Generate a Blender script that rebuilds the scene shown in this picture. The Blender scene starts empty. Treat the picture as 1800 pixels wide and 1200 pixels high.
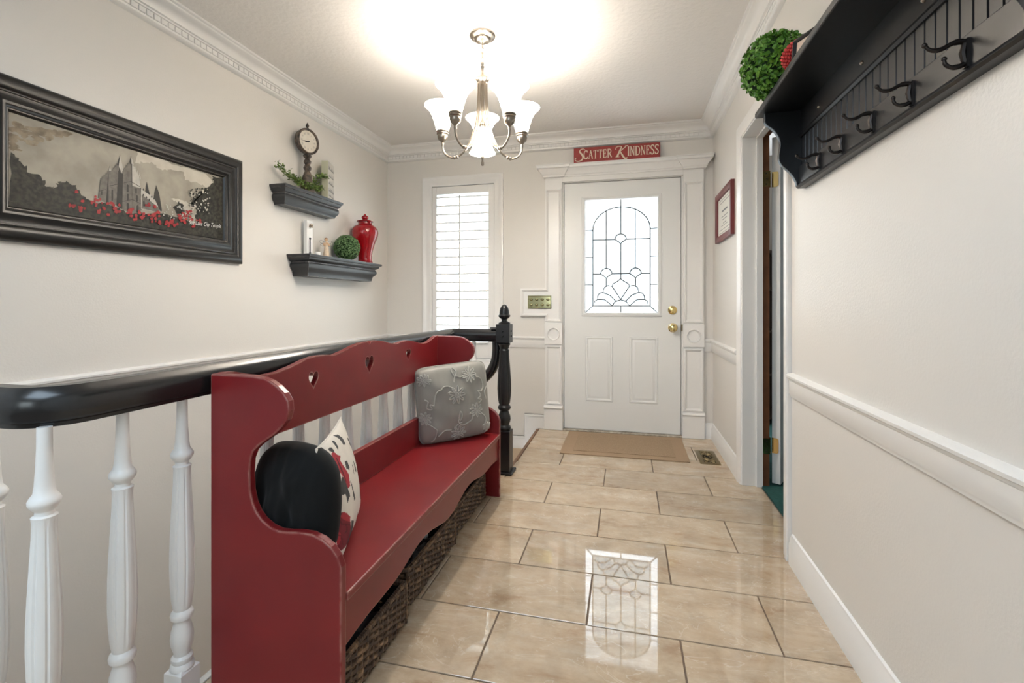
import bpy, bmesh, math, random
from mathutils import Vector, Matrix, noise
from mathutils.geometry import tessellate_polygon
random.seed(7)
S = bpy.context.scene
COL = S.collection
PI = math.pi

# ------------------------------------------------------------------ camera, world, light, exposure
cam = bpy.data.cameras.new('camera')
cam.sensor_width = 36.0
cam.lens = 829 / 1800 * 36
cam.shift_y = -68 / 1800
cam.clip_start = 0.02
camo = bpy.data.objects.new('camera', cam)
COL.objects.link(camo)
camo.location = (0, 0, 1.05)
camo.rotation_euler = (PI / 2, 0, math.radians(13.6))
S.camera = camo

WORLD_STRENGTH = 3.6
w = bpy.data.worlds.new('daylight')
S.world = w
w.use_nodes = True
bg = w.node_tree.nodes['Background']
bg.inputs[0].default_value = (0.88, 0.945, 1.0, 1)
bg.inputs[1].default_value = WORLD_STRENGTH

S.view_settings.view_transform = 'Standard'
S.view_settings.look = 'None'
S.view_settings.gamma = 1
S.view_settings.use_curve_mapping = False
S.view_settings.exposure = 0.73
S.cycles.use_denoising = True
S.cycles.max_bounces = 10
S.cycles.diffuse_bounces = 6
S.cycles.transparent_max_bounces = 16
S.cycles.sample_clamp_indirect = 8


def portal(name, loc, rot, sx, sy):
    """daylight portal: guides the sky's light through an opening, emits nothing itself"""
    l = bpy.data.lights.new(name, 'AREA')
    l.shape = 'RECTANGLE'
    l.size, l.size_y = sx, sy
    l.cycles.is_portal = True
    o = bpy.data.objects.new(name, l)
    o.location = loc
    o.rotation_euler = rot
    COL.objects.link(o)


portal('daylight_portal', (-0.04, 4.06, 1.43), (-PI / 2, 0, 0), 0.62, 0.96)
portal('daylight_portal', (-1.39, 4.08, 1.31), (-PI / 2, 0, 0), 0.6, 1.5)
portal('daylight_portal', (-1.0, -3.3, 1.5), (PI / 2, 0, 0), 1.5, 1.2)
portal('daylight_portal', (3.06, 2.75, 1.4), (0, PI / 2, 0), 0.8, 0.6)



def area(name, loc, rot, sx, sy, energy, col):
    l = bpy.data.lights.new(name, 'AREA')
    l.shape = 'RECTANGLE'
    l.size, l.size_y = sx, sy
    l.energy = energy
    l.color = col
    o = bpy.data.objects.new(name, l)
    o.location = loc
    o.rotation_euler = rot
    COL.objects.link(o)


# unseen fill light added under the ceiling behind the camera
area('rear_fill_light', (-0.7, -0.7, 2.42), (0, 0, 0), 1.4, 1.4, 27, (0.66, 0.83, 1.0))

# ------------------------------------------------------------------ materials
MATS = {}


def mat(name, col, rough=0.5, metal=0.0, bump=None, var=None, coat=0.0, spec=None, sheen=0.0):
    """bump=(scale, strength, distance); var=(scale, colour2, contrast) noise mix"""
    if name in MATS:
        return MATS[name]
    m = bpy.data.materials.new(name)
    m.use_nodes = True
    nt = m.node_tree
    b = nt.nodes['Principled BSDF']
    b.inputs['Base Color'].default_value = (*col, 1)
    b.inputs['Roughness'].default_value = rough
    b.inputs['Metallic'].default_value = metal
    if coat:
        b.inputs['Coat Weight'].default_value = coat
        b.inputs['Coat Roughness'].default_value = 0.08
    if spec is not None:
        b.inputs['Specular IOR Level'].default_value = spec
    if sheen:
        b.inputs['Sheen Weight'].default_value = sheen
    tc = nt.nodes.new('ShaderNodeTexCoord')
    if var:
        n = nt.nodes.new('ShaderNodeTexNoise')
        n.inputs['Scale'].default_value = var[0]
        n.inputs['Detail'].default_value = 4
        nt.links.new(tc.outputs['Object'], n.inputs['Vector'])
        r = nt.nodes.new('ShaderNodeValToRGB')
        c = var[2] if len(var) > 2 else 0.2
        r.color_ramp.elements[0].position = 0.5 - c
        r.color_ramp.elements[1].position = 0.5 + c
        r.color_ramp.elements[0].color = (*col, 1)
        r.color_ramp.elements[1].color = (*var[1], 1)
        nt.links.new(n.outputs['Fac'], r.inputs['Fac'])
        nt.links.new(r.outputs['Color'], b.inputs['Base Color'])
    if bump:
        n = nt.nodes.new('ShaderNodeTexNoise')
        n.inputs['Scale'].default_value = bump[0]
        n.inputs['Detail'].default_value = 3
        nt.links.new(tc.outputs['Object'], n.inputs['Vector'])
        bp = nt.nodes.new('ShaderNodeBump')
        bp.inputs['Strength'].default_value = bump[1]
        bp.inputs['Distance'].default_value = bump[2]
        nt.links.new(n.outputs['Fac'], bp.inputs['Height'])
        nt.links.new(bp.outputs['Normal'], b.inputs['Normal'])
    MATS[name] = m
    return m


WALL = mat('wall_paint', (0.71, 0.684, 0.648), 0.40, bump=(130, 0.25, 0.0025))
CEIL = mat('ceiling_paint', (0.78, 0.755, 0.73), 0.6, bump=(42, 0.5, 0.006))
TRIM = mat('white_trim', (0.80, 0.79, 0.775), 0.28)
DOORW = mat('door_white', (0.77, 0.775, 0.765), 0.33, bump=(60, 0.05, 0.001))
BLACK = mat('black_paint', (0.012, 0.012, 0.013), 0.24, spec=0.6)
BLACKS = mat('black_satin', (0.009, 0.009, 0.010), 0.32, bump=(40, 0.05, 0.002))
IRON = mat('dark_iron', (0.035, 0.028, 0.025), 0.35, 0.7)
BRASS = mat('brass', (0.72, 0.56, 0.25), 0.14, 1.0)
PLATEB = mat('aged_brass_plate', (0.42, 0.39, 0.22), 0.12, 1.0)
ABRASS = mat('dull_brass', (0.27, 0.21, 0.11), 0.4, 1.0)
NICKEL = mat('brushed_nickel', (0.31, 0.27, 0.225), 0.30, 1.0)
GROUT = mat('grout', (0.17, 0.12, 0.085), 0.8)
CARPET_T = mat('tan_carpet', (0.50, 0.39, 0.28), 0.95, bump=(300, 0.6, 0.004))
CARPET_G = mat('green_carpet', (0.006, 0.055, 0.05), 0.95, bump=(300, 0.6, 0.004), var=(60, (0.012, 0.085, 0.075)))
BROWNW = mat('brown_wood', (0.12, 0.045, 0.018), 0.4, var=(14, (0.19, 0.075, 0.03)))
NOSING = mat('wood_nosing', (0.22, 0.11, 0.05), 0.4)
DARK = mat('dark_recess', (0.006, 0.006, 0.006), 0.9)  # near-black, shade inside openings put in as colour
PAPER = mat('paper', (0.72, 0.70, 0.64), 0.7)
INK = mat('ink', (0.03, 0.03, 0.035), 0.7)
GREYINK = mat('grey_ink', (0.22, 0.22, 0.22), 0.7)
REDFRAME = mat('burgundy_frame', (0.14, 0.018, 0.018), 0.4)
SIGNRED = mat('sign_red', (0.33, 0.035, 0.03), 0.55, var=(25, (0.26, 0.028, 0.025)))
CREAM = mat('cream_letters', (0.72, 0.62, 0.48), 0.6)
REDGLAZE = mat('red_glaze', (0.33, 0.003, 0.008), 0.07, coat=0.4, var=(7, (0.25, 0.002, 0.007)))
LEAF = mat('leaf_green', (0.04, 0.17, 0.012), 0.5, var=(60, (0.16, 0.36, 0.035)))
LEAF2 = mat('boxwood_green', (0.07, 0.15, 0.05), 0.55, var=(60, (0.17, 0.29, 0.11)))
LEAF3 = mat('sprig_green', (0.05, 0.11, 0.015), 0.5, var=(50, (0.26, 0.36, 0.09)))
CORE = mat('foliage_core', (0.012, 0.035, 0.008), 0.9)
STEM = mat('stem', (0.12, 0.09, 0.04), 0.8)
BERRY = mat('red_berry', (0.50, 0.03, 0.03), 0.3)
STONE = mat('olive_block', (0.50, 0.49, 0.36), 0.6)
BLOCKFACE = mat('block_face', (0.58, 0.56, 0.52), 0.65, var=(30, (0.48, 0.46, 0.43)))
FIGD = mat('figurine_dress', (0.72, 0.58, 0.44), 0.7, var=(60, (0.60, 0.46, 0.33)))
FIGS = mat('figurine_skin', (0.68, 0.45, 0.28), 0.6)
FIGH = mat('figurine_hair', (0.25, 0.11, 0.04), 0.6)
CLOCKB = mat('distressed_bronze', (0.014, 0.011, 0.009), 0.4, var=(45, (0.15, 0.105, 0.075), 0.13))
CLOCKF = mat('clock_face', (0.72, 0.68, 0.60), 0.3, var=(14, (0.62, 0.56, 0.47)))
MATW = mat('doormat_weave', (0.40, 0.28, 0.18), 0.95, bump=(420, 0.8, 0.004))
MATP = mat('doormat_pile', (0.43, 0.31, 0.20), 0.95, bump=(160, 1.0, 0.008), var=(160, (0.33, 0.23, 0.145)))
BLACKF = mat('black_velvet', (0.0035, 0.0038, 0.004), 0.85, sheen=0.06, spec=0.25)
GREYF = mat('grey_satin_cloth', (0.27, 0.26, 0.23), 0.5, sheen=0.25, bump=(500, 0.1, 0.001))
GREYF2 = mat('grey_embroidery', (0.41, 0.40, 0.36), 0.5, sheen=0.2)
SHINE = mat('glass_bead', (0.7, 0.7, 0.7), 0.1)
CUPW = mat('glazed_white', (0.8, 0.79, 0.77), 0.2)
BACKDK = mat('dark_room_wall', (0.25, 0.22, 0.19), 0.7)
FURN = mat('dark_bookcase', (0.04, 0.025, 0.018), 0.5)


def nodes_of(m):
    return m.node_tree.nodes, m.node_tree.links, m.node_tree.nodes['Principled BSDF']


def worn_paint(name, col, col2, worn, radius=0.007):
    """painted wood, rubbed through along its edges"""
    m = mat(name, col, 0.34, var=(6, col2))
    n, l, b = nodes_of(m)
    src = b.inputs['Base Color'].links[0].from_socket
    g = n.new('ShaderNodeNewGeometry')
    bv = n.new('ShaderNodeBevel')
    bv.samples = 4
    bv.inputs['Radius'].default_value = radius
    dot = n.new('ShaderNodeVectorMath')
    dot.operation = 'DOT_PRODUCT'
    l.new(bv.outputs['Normal'], dot.inputs[0])
    l.new(g.outputs['Normal'], dot.inputs[1])
    r = n.new('ShaderNodeMapRange')
    r.inputs['From Min'].default_value = 0.985
    r.inputs['From Max'].default_value = 0.88
    l.new(dot.outputs['Value'], r.inputs['Value'])
    tc = n.new('ShaderNodeTexCoord')
    ns = n.new('ShaderNodeTexNoise')
    ns.inputs['Scale'].default_value = 35
    ns.inputs['Detail'].default_value = 5
    l.new(tc.outputs['Object'], ns.inputs['Vector'])
    r2 = n.new('ShaderNodeMapRange')
    r2.inputs['From Min'].default_value = 0.30
    r2.inputs['From Max'].default_value = 0.62
    l.new(ns.outputs['Fac'], r2.inputs['Value'])
    mu = n.new('ShaderNodeMath')
    mu.operation = 'MULTIPLY'
    l.new(r.outputs['Result'], mu.inputs[0])
    l.new(r2.outputs['Result'], mu.inputs[1])
    mx = n.new('ShaderNodeMix')
    mx.data_type = 'RGBA'
    l.new(mu.outputs[0], mx.inputs['Factor'])
    l.new(src, mx.inputs['A'])
    mx.inputs['B'].default_value = (*worn, 1)
    l.new(mx.outputs['Result'], b.inputs['Base Color'])
    return m


RED = worn_paint('worn_red_paint', (0.205, 0.012, 0.014), (0.165, 0.010, 0.013), (0.50, 0.30, 0.24))
SHELFB = worn_paint('pale_edged_black', (0.022, 0.022, 0.024), (0.030, 0.030, 0.032), (0.45, 0.40, 0.36), 0.004)  # black paint with paler patches along its edges


def tile_mat():
    m = mat('polished_stone_tile', (0.5, 0.4, 0.3), 0.03)
    n, l, b = nodes_of(m)
    b.inputs['IOR'].default_value = 1.75
    tc = n.new('ShaderNodeTexCoord')
    oi = n.new('ShaderNodeObjectInfo')
    sc = n.new('ShaderNodeVectorMath')
    sc.operation = 'SCALE'
    cx = n.new('ShaderNodeCombineXYZ')
    for k in range(3):
        l.new(oi.outputs['Random'], cx.inputs[k])
    l.new(cx.outputs[0], sc.inputs[0])
    sc.inputs['Scale'].default_value = 37
    ad = n.new('ShaderNodeVectorMath')
    l.new(tc.outputs['Object'], ad.inputs[0])
    l.new(sc.outputs[0], ad.inputs[1])
    mp = n.new('ShaderNodeMapping')
    mp.vector_type = 'POINT'
    rz = n.new('ShaderNodeMapRange')
    rz.inputs['To Min'].default_value = math.radians(-42)
    rz.inputs['To Max'].default_value = math.radians(10)
    l.new(oi.outputs['Random'], rz.inputs['Value'])
    rc = n.new('ShaderNodeCombineXYZ')
    l.new(rz.outputs['Result'], rc.inputs[2])
    l.new(rc.outputs[0], mp.inputs['Rotation'])
    mp.inputs['Scale'].default_value = (2.4, 5.4, 4)
    l.new(ad.outputs[0], mp.inputs[0])
    n1 = n.new('ShaderNodeTexNoise')
    n1.inputs['Scale'].default_value = 1.6
    n1.inputs['Detail'].default_value = 13
    n1.inputs['Roughness'].default_value = 0.70
    n1.inputs['Distortion'].default_value = 0.45
    l.new(mp.outputs[0], n1.inputs['Vector'])
    r1 = n.new('ShaderNodeValToRGB')
    e = r1.color_ramp.elements
    e[0].position, e[0].color = 0.36, (0.41, 0.285, 0.185, 1)
    e[1].position, e[1].color = 0.72, (0.61, 0.52, 0.41, 1)
    x = e.new(0.43)
    x.color = (0.485, 0.37, 0.255, 1)
    x = e.new(0.56)
    x.color = (0.54, 0.43, 0.31, 1)
    l.new(n1.outputs['Fac'], r1.inputs['Fac'])
    # fine pale veins
    n2 = n.new('ShaderNodeTexNoise')
    n2.inputs['Scale'].default_value = 2.6
    n2.inputs['Detail'].default_value = 4
    n2.inputs['Distortion'].default_value = 1.6
    mp2 = n.new('ShaderNodeMapping')
    mp2.inputs['Scale'].default_value = (1.3, 3.2, 2)
    mp2.inputs['Rotation'].default_value = (0, 0, math.radians(-15))
    l.new(ad.outputs[0], mp2.inputs[0])
    l.new(mp2.outputs[0], n2.inputs['Vector'])
    ab = n.new('ShaderNodeMath')
    ab.operation = 'SUBTRACT'
    l.new(n2.outputs['Fac'], ab.inputs[0])
    ab.inputs[1].default_value = 0.5
    ab2 = n.new('ShaderNodeMath')
    ab2.operation = 'ABSOLUTE'
    l.new(ab.outputs[0], ab2.inputs[0])
    mr = n.new('ShaderNodeMapRange')
    mr.inputs['From Min'].default_value = 0.008
    mr.inputs['From Max'].default_value = 0.0
    mr.inputs['To Max'].default_value = 0.45
    l.new(ab2.outputs[0], mr.inputs['Value'])
    mx = n.new('ShaderNodeMix')
    mx.data_type = 'RGBA'
    l.new(mr.outputs['Result'], mx.inputs['Factor'])
    l.new(r1.outputs['Color'], mx.inputs['A'])
    mx.inputs['B'].default_value = (0.72, 0.64, 0.54, 1)
    # tile to tile tone
    hv = n.new('ShaderNodeHueSaturation')
    mr3 = n.new('ShaderNodeMapRange')
    mr3.inputs['To Min'].default_value = 0.9
    mr3.inputs['To Max'].default_value = 1.08
    l.new(oi.outputs['Random'], mr3.inputs['Value'])
    l.new(mr3.outputs['Result'], hv.inputs['Value'])
    n3 = n.new('ShaderNodeTexNoise')
    n3.inputs['Scale'].default_value = 9
    n3.inputs['Detail'].default_value = 10
    n3.inputs['Roughness'].default_value = 0.75
    l.new(ad.outputs[0], n3.inputs['Vector'])
    r3 = n.new('ShaderNodeMapRange')
    r3.inputs['From Min'].default_value = 0.30
    r3.inputs['From Max'].default_value = 0.55
    r3.inputs['To Min'].default_value = 0.80
    r3.inputs['To Max'].default_value = 1.0
    l.new(n3.outputs['Fac'], r3.inputs['Value'])
    m3 = n.new('ShaderNodeVectorMath')
    m3.operation = 'SCALE'
    l.new(mx.outputs['Result'], m3.inputs[0])
    l.new(r3.outputs['Result'], m3.inputs['Scale'])
    l.new(m3.outputs[0], hv.inputs['Color'])
    l.new(hv.outputs['Color'], b.inputs['Base Color'])
    return m


TILE = tile_mat()


def glass_mat(name, tint, gloss=0.08, white=0.0):
    m = bpy.data.materials.new(name)
    m.use_nodes = True
    n, l = m.node_tree.nodes, m.node_tree.links
    n.remove(n['Principled BSDF'])
    out = n['Material Output']
    t = n.new('ShaderNodeBsdfTransparent')
    t.inputs[0].default_value = (*tint, 1)
    g = n.new('ShaderNodeBsdfGlossy')
    g.inputs['Roughness'].default_value = 0.05
    mx = n.new('ShaderNodeMixShader')
    mx.inputs[0].default_value = gloss
    l.new(t.outputs[0], mx.inputs[1])
    l.new(g.outputs[0], mx.inputs[2])
    last = mx
    if white:
        tr = n.new('ShaderNodeBsdfTranslucent')
        tr.inputs[0].default_value = (0.9, 0.92, 0.93, 1)
        m2 = n.new('ShaderNodeMixShader')
        m2.inputs[0].default_value = white
        l.new(mx.outputs[0], m2.inputs[1])
        l.new(tr.outputs[0], m2.inputs[2])
        last = m2
    l.new(last.outputs[0], out.inputs['Surface'])
    MATS[name] = m
    return m


PANE_G = glass_mat('grey_textured_glass', (0.67, 0.70, 0.705), 0.05, 0.0)
PANE_W = glass_mat('bevelled_clear_glass', (0.95, 0.97, 0.98), 0.05, 0.0)
PANE_C = glass_mat('window_glass', (0.93, 0.96, 0.95), 0.05)
LEADC = mat('lead_came', (0.10, 0.11, 0.115), 0.4, 0.5)


def lit_mat(name, col, strength):
    """frosted glass around a burning bulb: passes the bulb's light, glows a little itself"""
    m = bpy.data.materials.new(name)
    m.use_nodes = True
    n, l = m.node_tree.nodes, m.node_tree.links
    b = n['Principled BSDF']
    b.inputs['Base Color'].default_value = (0.85, 0.82, 0.76, 1)
    b.inputs['Roughness'].default_value = 0.35
    b.inputs['Emission Color'].default_value = (*col, 1)
    b.inputs['Emission Strength'].default_value = strength
    tr = n.new('ShaderNodeBsdfTranslucent')
    tr.inputs[0].default_value = (0.95, 0.90, 0.82, 1)
    mx = n.new('ShaderNodeMixShader')
    mx.inputs[0].default_value = 0.6
    l.new(b.outputs[0], mx.inputs[1])
    l.new(tr.outputs[0], mx.inputs[2])
    l.new(mx.outputs[0], n['Material Output'].inputs['Surface'])
    MATS[name] = m
    return m


SHADE = lit_mat('lit_frosted_shade', (1.0, 0.95, 0.87), 11.0)


def wicker_mat():
    m = mat('dark_wicker', (0.1, 0.06, 0.035), 0.55)
    n, l, b = nodes_of(m)
    tc = n.new('ShaderNodeTexCoord')
    oi = n.new('ShaderNodeObjectInfo')
    ns = n.new('ShaderNodeTexNoise')
    ns.noise_dimensions = '4D'
    ns.inputs['Scale'].default_value = 34
    ns.inputs['Detail'].default_value = 3
    l.new(tc.outputs['Object'], ns.inputs['Vector'])
    mu = n.new('ShaderNodeMath')
    mu.operation = 'MULTIPLY'
    mu.inputs[1].default_value = 50
    l.new(oi.outputs['Random'], mu.inputs[0])
    l.new(mu.outputs[0], ns.inputs['W'])
    r = n.new('ShaderNodeValToRGB')
    e = r.color_ramp.elements
    e[0].position, e[0].color = 0.32, (0.045, 0.026, 0.018, 1)
    e[1].position, e[1].color = 0.72, (0.36, 0.22, 0.12, 1)
    x = e.new(0.52)
    x.color = (0.10, 0.058, 0.034, 1)
    l.new(ns.outputs['Fac'], r.inputs['Fac'])
    l.new(r.outputs['Color'], b.inputs['Base Color'])
    return m


WICKER = wicker_mat()


# ------------------------------------------------------------------ mesh builder
ORG = {}


def XY(p, q, b):
    return (p, q, b)


def on_left(x0):
    return lambda p, q, b: (x0 + b, p, q)        # plane (y, z), b into the room (+x)


def on_right(x0):
    return lambda p, q, b: (x0 - b, p, q)


def on_far(y0):
    return lambda p, q, b: (p, y0 - b, q)        # plane (x, z), b into the room (-y)


class MB:
    def __init__(self):
        self.v, self.f, self.mi, self.sm = [], [], [], []

    def add(self, vs, fs, mi=0, sm=False):
        o = len(self.v)
        self.v += [tuple(x) for x in vs]
        for f in fs:
            self.f.append([i + o for i in f])
            self.mi.append(mi)
            self.sm.append(sm)
        return self

    def box(self, x0, x1, y0, y1, z0, z1, mi=0):
        vs = [(x, y, z) for x in (x0, x1) for y in (y0, y1) for z in (z0, z1)]
        return self.add(vs, [(0, 1, 3, 2), (4, 6, 7, 5), (0, 4, 5, 1), (2, 3, 7, 6), (0, 2, 6, 4), (1, 5, 7, 3)], mi)

    def prism(self, poly, mp, b0, b1, holes=(), mi=0):
        loops = [list(poly)] + [list(h) for h in holes]
        flat = [p for lp in loops for p in lp]
        n = len(flat)
        vs = [mp(p[0], p[1], b0) for p in flat] + [mp(p[0], p[1], b1) for p in flat]
        if holes:
            tr = tessellate_polygon([[Vector((p[0], p[1], 0)) for p in lp] for lp in loops])
            fs = [tuple(t) for t in tr] + [tuple(n + i for i in reversed(t)) for t in tr]
        else:
            fs = [tuple(range(n)), tuple(range(2 * n - 1, n - 1, -1))]
        k = 0
        for lp in loops:
            m = len(lp)
            for i in range(m):
                a, c = k + i, k + (i + 1) % m
                fs.append((a, c, n + c, n + a))
            k += m
        return self.add(vs, fs, mi)

    def sweep(self, path, prof, mp=XY, closed=False, sm=False, mi=0):
        """profile (a, b): a along the path's left normal (mitred), b out of plane"""
        n, m = len(path), len(prof)
        vs = []
        for i, p in enumerate(path):
            P = Vector(p[:2])
            d0 = d1 = None
            if closed or i > 0:
                d0 = (P - Vector(path[i - 1][:2])).normalized()
            if closed or i < n - 1:
                d1 = (Vector(path[(i + 1) % n][:2]) - P).normalized()
            d0 = d0 or d1
            d1 = d1 or d0
            n0, n1 = Vector((-d0.y, d0.x)), Vector((-d1.y, d1.x))
            nm = (n0 + n1)
            nm = nm / max(1e-6, nm.dot(n0)) if nm.length > 1e-6 else n0
            dz = p[2] if len(p) > 2 else 0
            for a, b in prof:
                q = P + nm * a
                vs.append(mp(q.x, q.y, b + dz))
        fs = []
        for i in range(n if closed else n - 1):
            j = (i + 1) % n
            for k in range(m):
                k2 = (k + 1) % m
                fs.append((i * m + k, i * m + k2, j * m + k2, j * m + k))
        if not closed:
            fs.append(tuple(range(m)))
            fs.append(tuple((n - 1) * m + k for k in range(m - 1, -1, -1)))
        return self.add(vs, fs, mi, sm)

    def tube(self, pts, r, n=8, sm=True, mi=0, closed=False, flat=1.0):
        pts = [Vector(p) for p in pts]
        N = len(pts)
        rs = r if isinstance(r, (list, tuple)) else [r] * N
        vs, fs = [], []
        up = None
        for i, p in enumerate(pts):
            a = pts[i - 1] if (i > 0 or closed) else p
            b = pts[(i + 1) % N] if (i < N - 1 or closed) else p
            t = (b - a)
            t = t.normalized() if t.length > 1e-9 else Vector((0, 0, 1))
            if up is None:
                up = Vector((0, 0, 1)) if abs(t.z) < 0.9 else Vector((0, 1, 0))
            s = t.cross(up)
            s = s.normalized() if s.length > 1e-6 else t.orthogonal().normalized()
            u2 = s.cross(t).normalized()
            up = u2
            for k in range(n):
                an = 2 * PI * k / n
                vs.append(p + s * (math.cos(an) * rs[i]) + u2 * (math.sin(an) * rs[i] * flat))
        for i in range(N if closed else N - 1):
            j = (i + 1) % N
            for k in range(n):
                k2 = (k + 1) % n
                fs.append((i * n + k, i * n + k2, j * n + k2, j * n + k))
        if not closed:
            fs.append(tuple(range(n - 1, -1, -1)))
            fs.append(tuple((N - 1) * n + k for k in range(n)))
        return self.add(vs, fs, mi, sm)

    def lathe(self, prof, c=(0, 0, 0), n=24, sm=True, mi=0, ax=None, flute=None):
        """prof [(r, z)] about +z (or axis ax) through c; flute(z, angle) scales the radius"""
        M = Matrix.Identity(3)
        if ax is not None:
            M = Vector((0, 0, 1)).rotation_difference(Vector(ax)).to_matrix()
        c = Vector(c)
        vs, fs = [], []
        for r, z in prof:
            for k in range(n):
                an = 2 * PI * k / n
                q = r * (flute(z, an) if flute else 1)
                vs.append(c + M @ Vector((q * math.cos(an), q * math.sin(an), z)))
        for i in range(len(prof) - 1):
            for k in range(n):
                k2 = (k + 1) % n
                fs.append((i * n + k, i * n + k2, (i + 1) * n + k2, (i + 1) * n + k))
        fs.append(tuple(range(n - 1, -1, -1)))
        fs.append(tuple((len(prof) - 1) * n + k for k in range(n)))
        return self.add(vs, fs, mi, sm)

    def ball(self, c, r, nu=12, nv=8, mi=0, sc=(1, 1, 1)):
        pr = [(max(1e-5, r * math.sin(PI * i / nv)), -r * math.cos(PI * i / nv)) for i in range(nv + 1)]
        o = len(self.v)
        self.lathe(pr, (0, 0, 0), nu, True, mi)
        for i in range(o, len(self.v)):
            x = self.v[i]
            self.v[i] = (c[0] + x[0] * sc[0], c[1] + x[1] * sc[1], c[2] + x[2] * sc[2])
        return self

    def xform(self, M, start=0):
        for i in range(start, len(self.v)):
            self.v[i] = tuple(M @ Vector(self.v[i]))
        return self

    def build(self, name, m, parent=None, bevel=0, seg=2, sm=None, kind=None, label=None, origin=None, recalc=True):
        mats = m if isinstance(m, (list, tuple)) else [m]
        vs = [Vector(v) for v in self.v]
        if origin is None:
            lo = [min(v[i] for v in vs) for i in range(3)]
            hi = [max(v[i] for v in vs) for i in range(3)]
            origin = Vector(((lo[0] + hi[0]) / 2, (lo[1] + hi[1]) / 2, lo[2]))
        origin = Vector(origin)
        me = bpy.data.meshes.new(name)
        me.from_pydata([v - origin for v in vs], [], self.f)
        for x in mats:
            me.materials.append(x)
        for i, p in enumerate(me.polygons):
            p.material_index = self.mi[i]
            p.use_smooth = self.sm[i] if sm is None else sm
        if recalc:
            bm = bmesh.new()
            bm.from_mesh(me)
            bmesh.ops.recalc_face_normals(bm, faces=bm.faces)
            bm.to_mesh(me)
            bm.free()
        if recalc and not bevel and sm is None:
            for p in me.polygons:
                p.use_smooth = True
            me.set_sharp_from_angle(angle=math.radians(38))
        me.update()
        o = bpy.data.objects.new(name, me)
        COL.objects.link(o)
        ORG[o.name] = origin
        if parent:
            o.parent = parent
            o.location = origin - ORG[parent.name]
        else:
            o.location = origin
        if bevel:
            b = o.modifiers.new('bevel', 'BEVEL')
            b.width = bevel
            b.segments = seg
            b.limit_method = 'ANGLE'
            b.angle_limit = math.radians(35)
        if kind:
            o['kind'] = kind
        if label:
            o['label'] = label
        return o


def tag(o, label, cat, group=None):
    o['label'] = label
    o['category'] = cat
    if group:
        o['group'] = group
    return o


def thing(name, loc, label, cat, group=None):
    o = bpy.data.objects.new(name, None)
    o.empty_display_size = 0.05
    o.location = loc
    COL.objects.link(o)
    ORG[o.name] = Vector(loc)
    return tag(o, label, cat, group)


def share(src, name, origin, parent):
    """another object on the same mesh data"""
    o = src.copy()
    COL.objects.link(o)
    o.name = name
    ORG[o.name] = Vector(origin)
    if parent:
        o.parent = parent
        o.location = Vector(origin) - ORG[parent.name]
    else:
        o.location = origin
    return o


def struct(o):
    o['kind'] = 'structure'
    return o


def arc(cx, cy, r, a0, a1, n=8, ry=None):
    ry = ry or r
    return [(cx + r * math.cos(math.radians(a0 + (a1 - a0) * i / n)), cy + ry * math.sin(math.radians(a0 + (a1 - a0) * i / n))) for i in range(n + 1)]


def smooth_poly(pts, sub=4, closed=False):
    """Catmull-Rom through 2D or 3D points"""
    P = [Vector(p) for p in pts]
    n = len(P)
    out = []
    for i in range(n if closed else n - 1):
        p0 = P[(i - 1) % n] if (closed or i > 0) else P[i]
        p1, p2 = P[i], P[(i + 1) % n]
        p3 = P[(i + 2) % n] if (closed or i < n - 2) else p2
        for k in range(sub):
            t = k / sub
            out.append(0.5 * ((2 * p1) + (p2 - p0) * t + (2 * p0 - 5 * p1 + 4 * p2 - p3) * t * t + (3 * p1 - p0 - 3 * p2 + p3) * t ** 3))
    if not closed:
        out.append(P[-1])
    return [tuple(p) for p in out]


_txt = {}


def text_mesh(mb, body, mp, x, y, size, b, shear=0, align='LEFT', mi=0, sx=1.0):
    """flat lettering from the built-in font, laid on plane mp"""
    cu = bpy.data.curves.new('lettering', 'FONT')
    cu.body = body
    cu.size = size
    cu.shear = shear
    cu.align_x = align
    cu.resolution_u = 2
    ob = bpy.data.objects.new('lettering', cu)
    COL.objects.link(ob)
    dg = bpy.context.evaluated_depsgraph_get()
    me = ob.evaluated_get(dg).to_mesh()
    vs = [mp(x + v.co.x * sx, y + v.co.y, b) for v in me.vertices]
    fs = [tuple(p.vertices) for p in me.polygons]
    ob.evaluated_get(dg).to_mesh_clear()
    bpy.data.objects.remove(ob)
    bpy.data.curves.remove(cu)
    mb.add(vs, fs, mi)


# ================================================================== THE ROOM
XL, XR, YF, ZC = -2.11, 0.652, 3.9, 2.44
YB = -3.2
FX = -1.14                      # edge of the upper floor along the railing
EX, EY = -0.715, 2.9            # edge of the entry landing above the stairs

# floor slab under the tiles
mb = MB()
mb.box(FX, 0.752, 0.55, EY, -0.16, -0.004)
mb.box(EX, 0.752, EY, YF + 0.02, -0.16, -0.004)
mb.box(-2.3, 0.9, YB, 0.55, -0.16, -0.004)
floor = struct(mb.build('floor', GROUT, origin=(0, 0, 0)))

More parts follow.
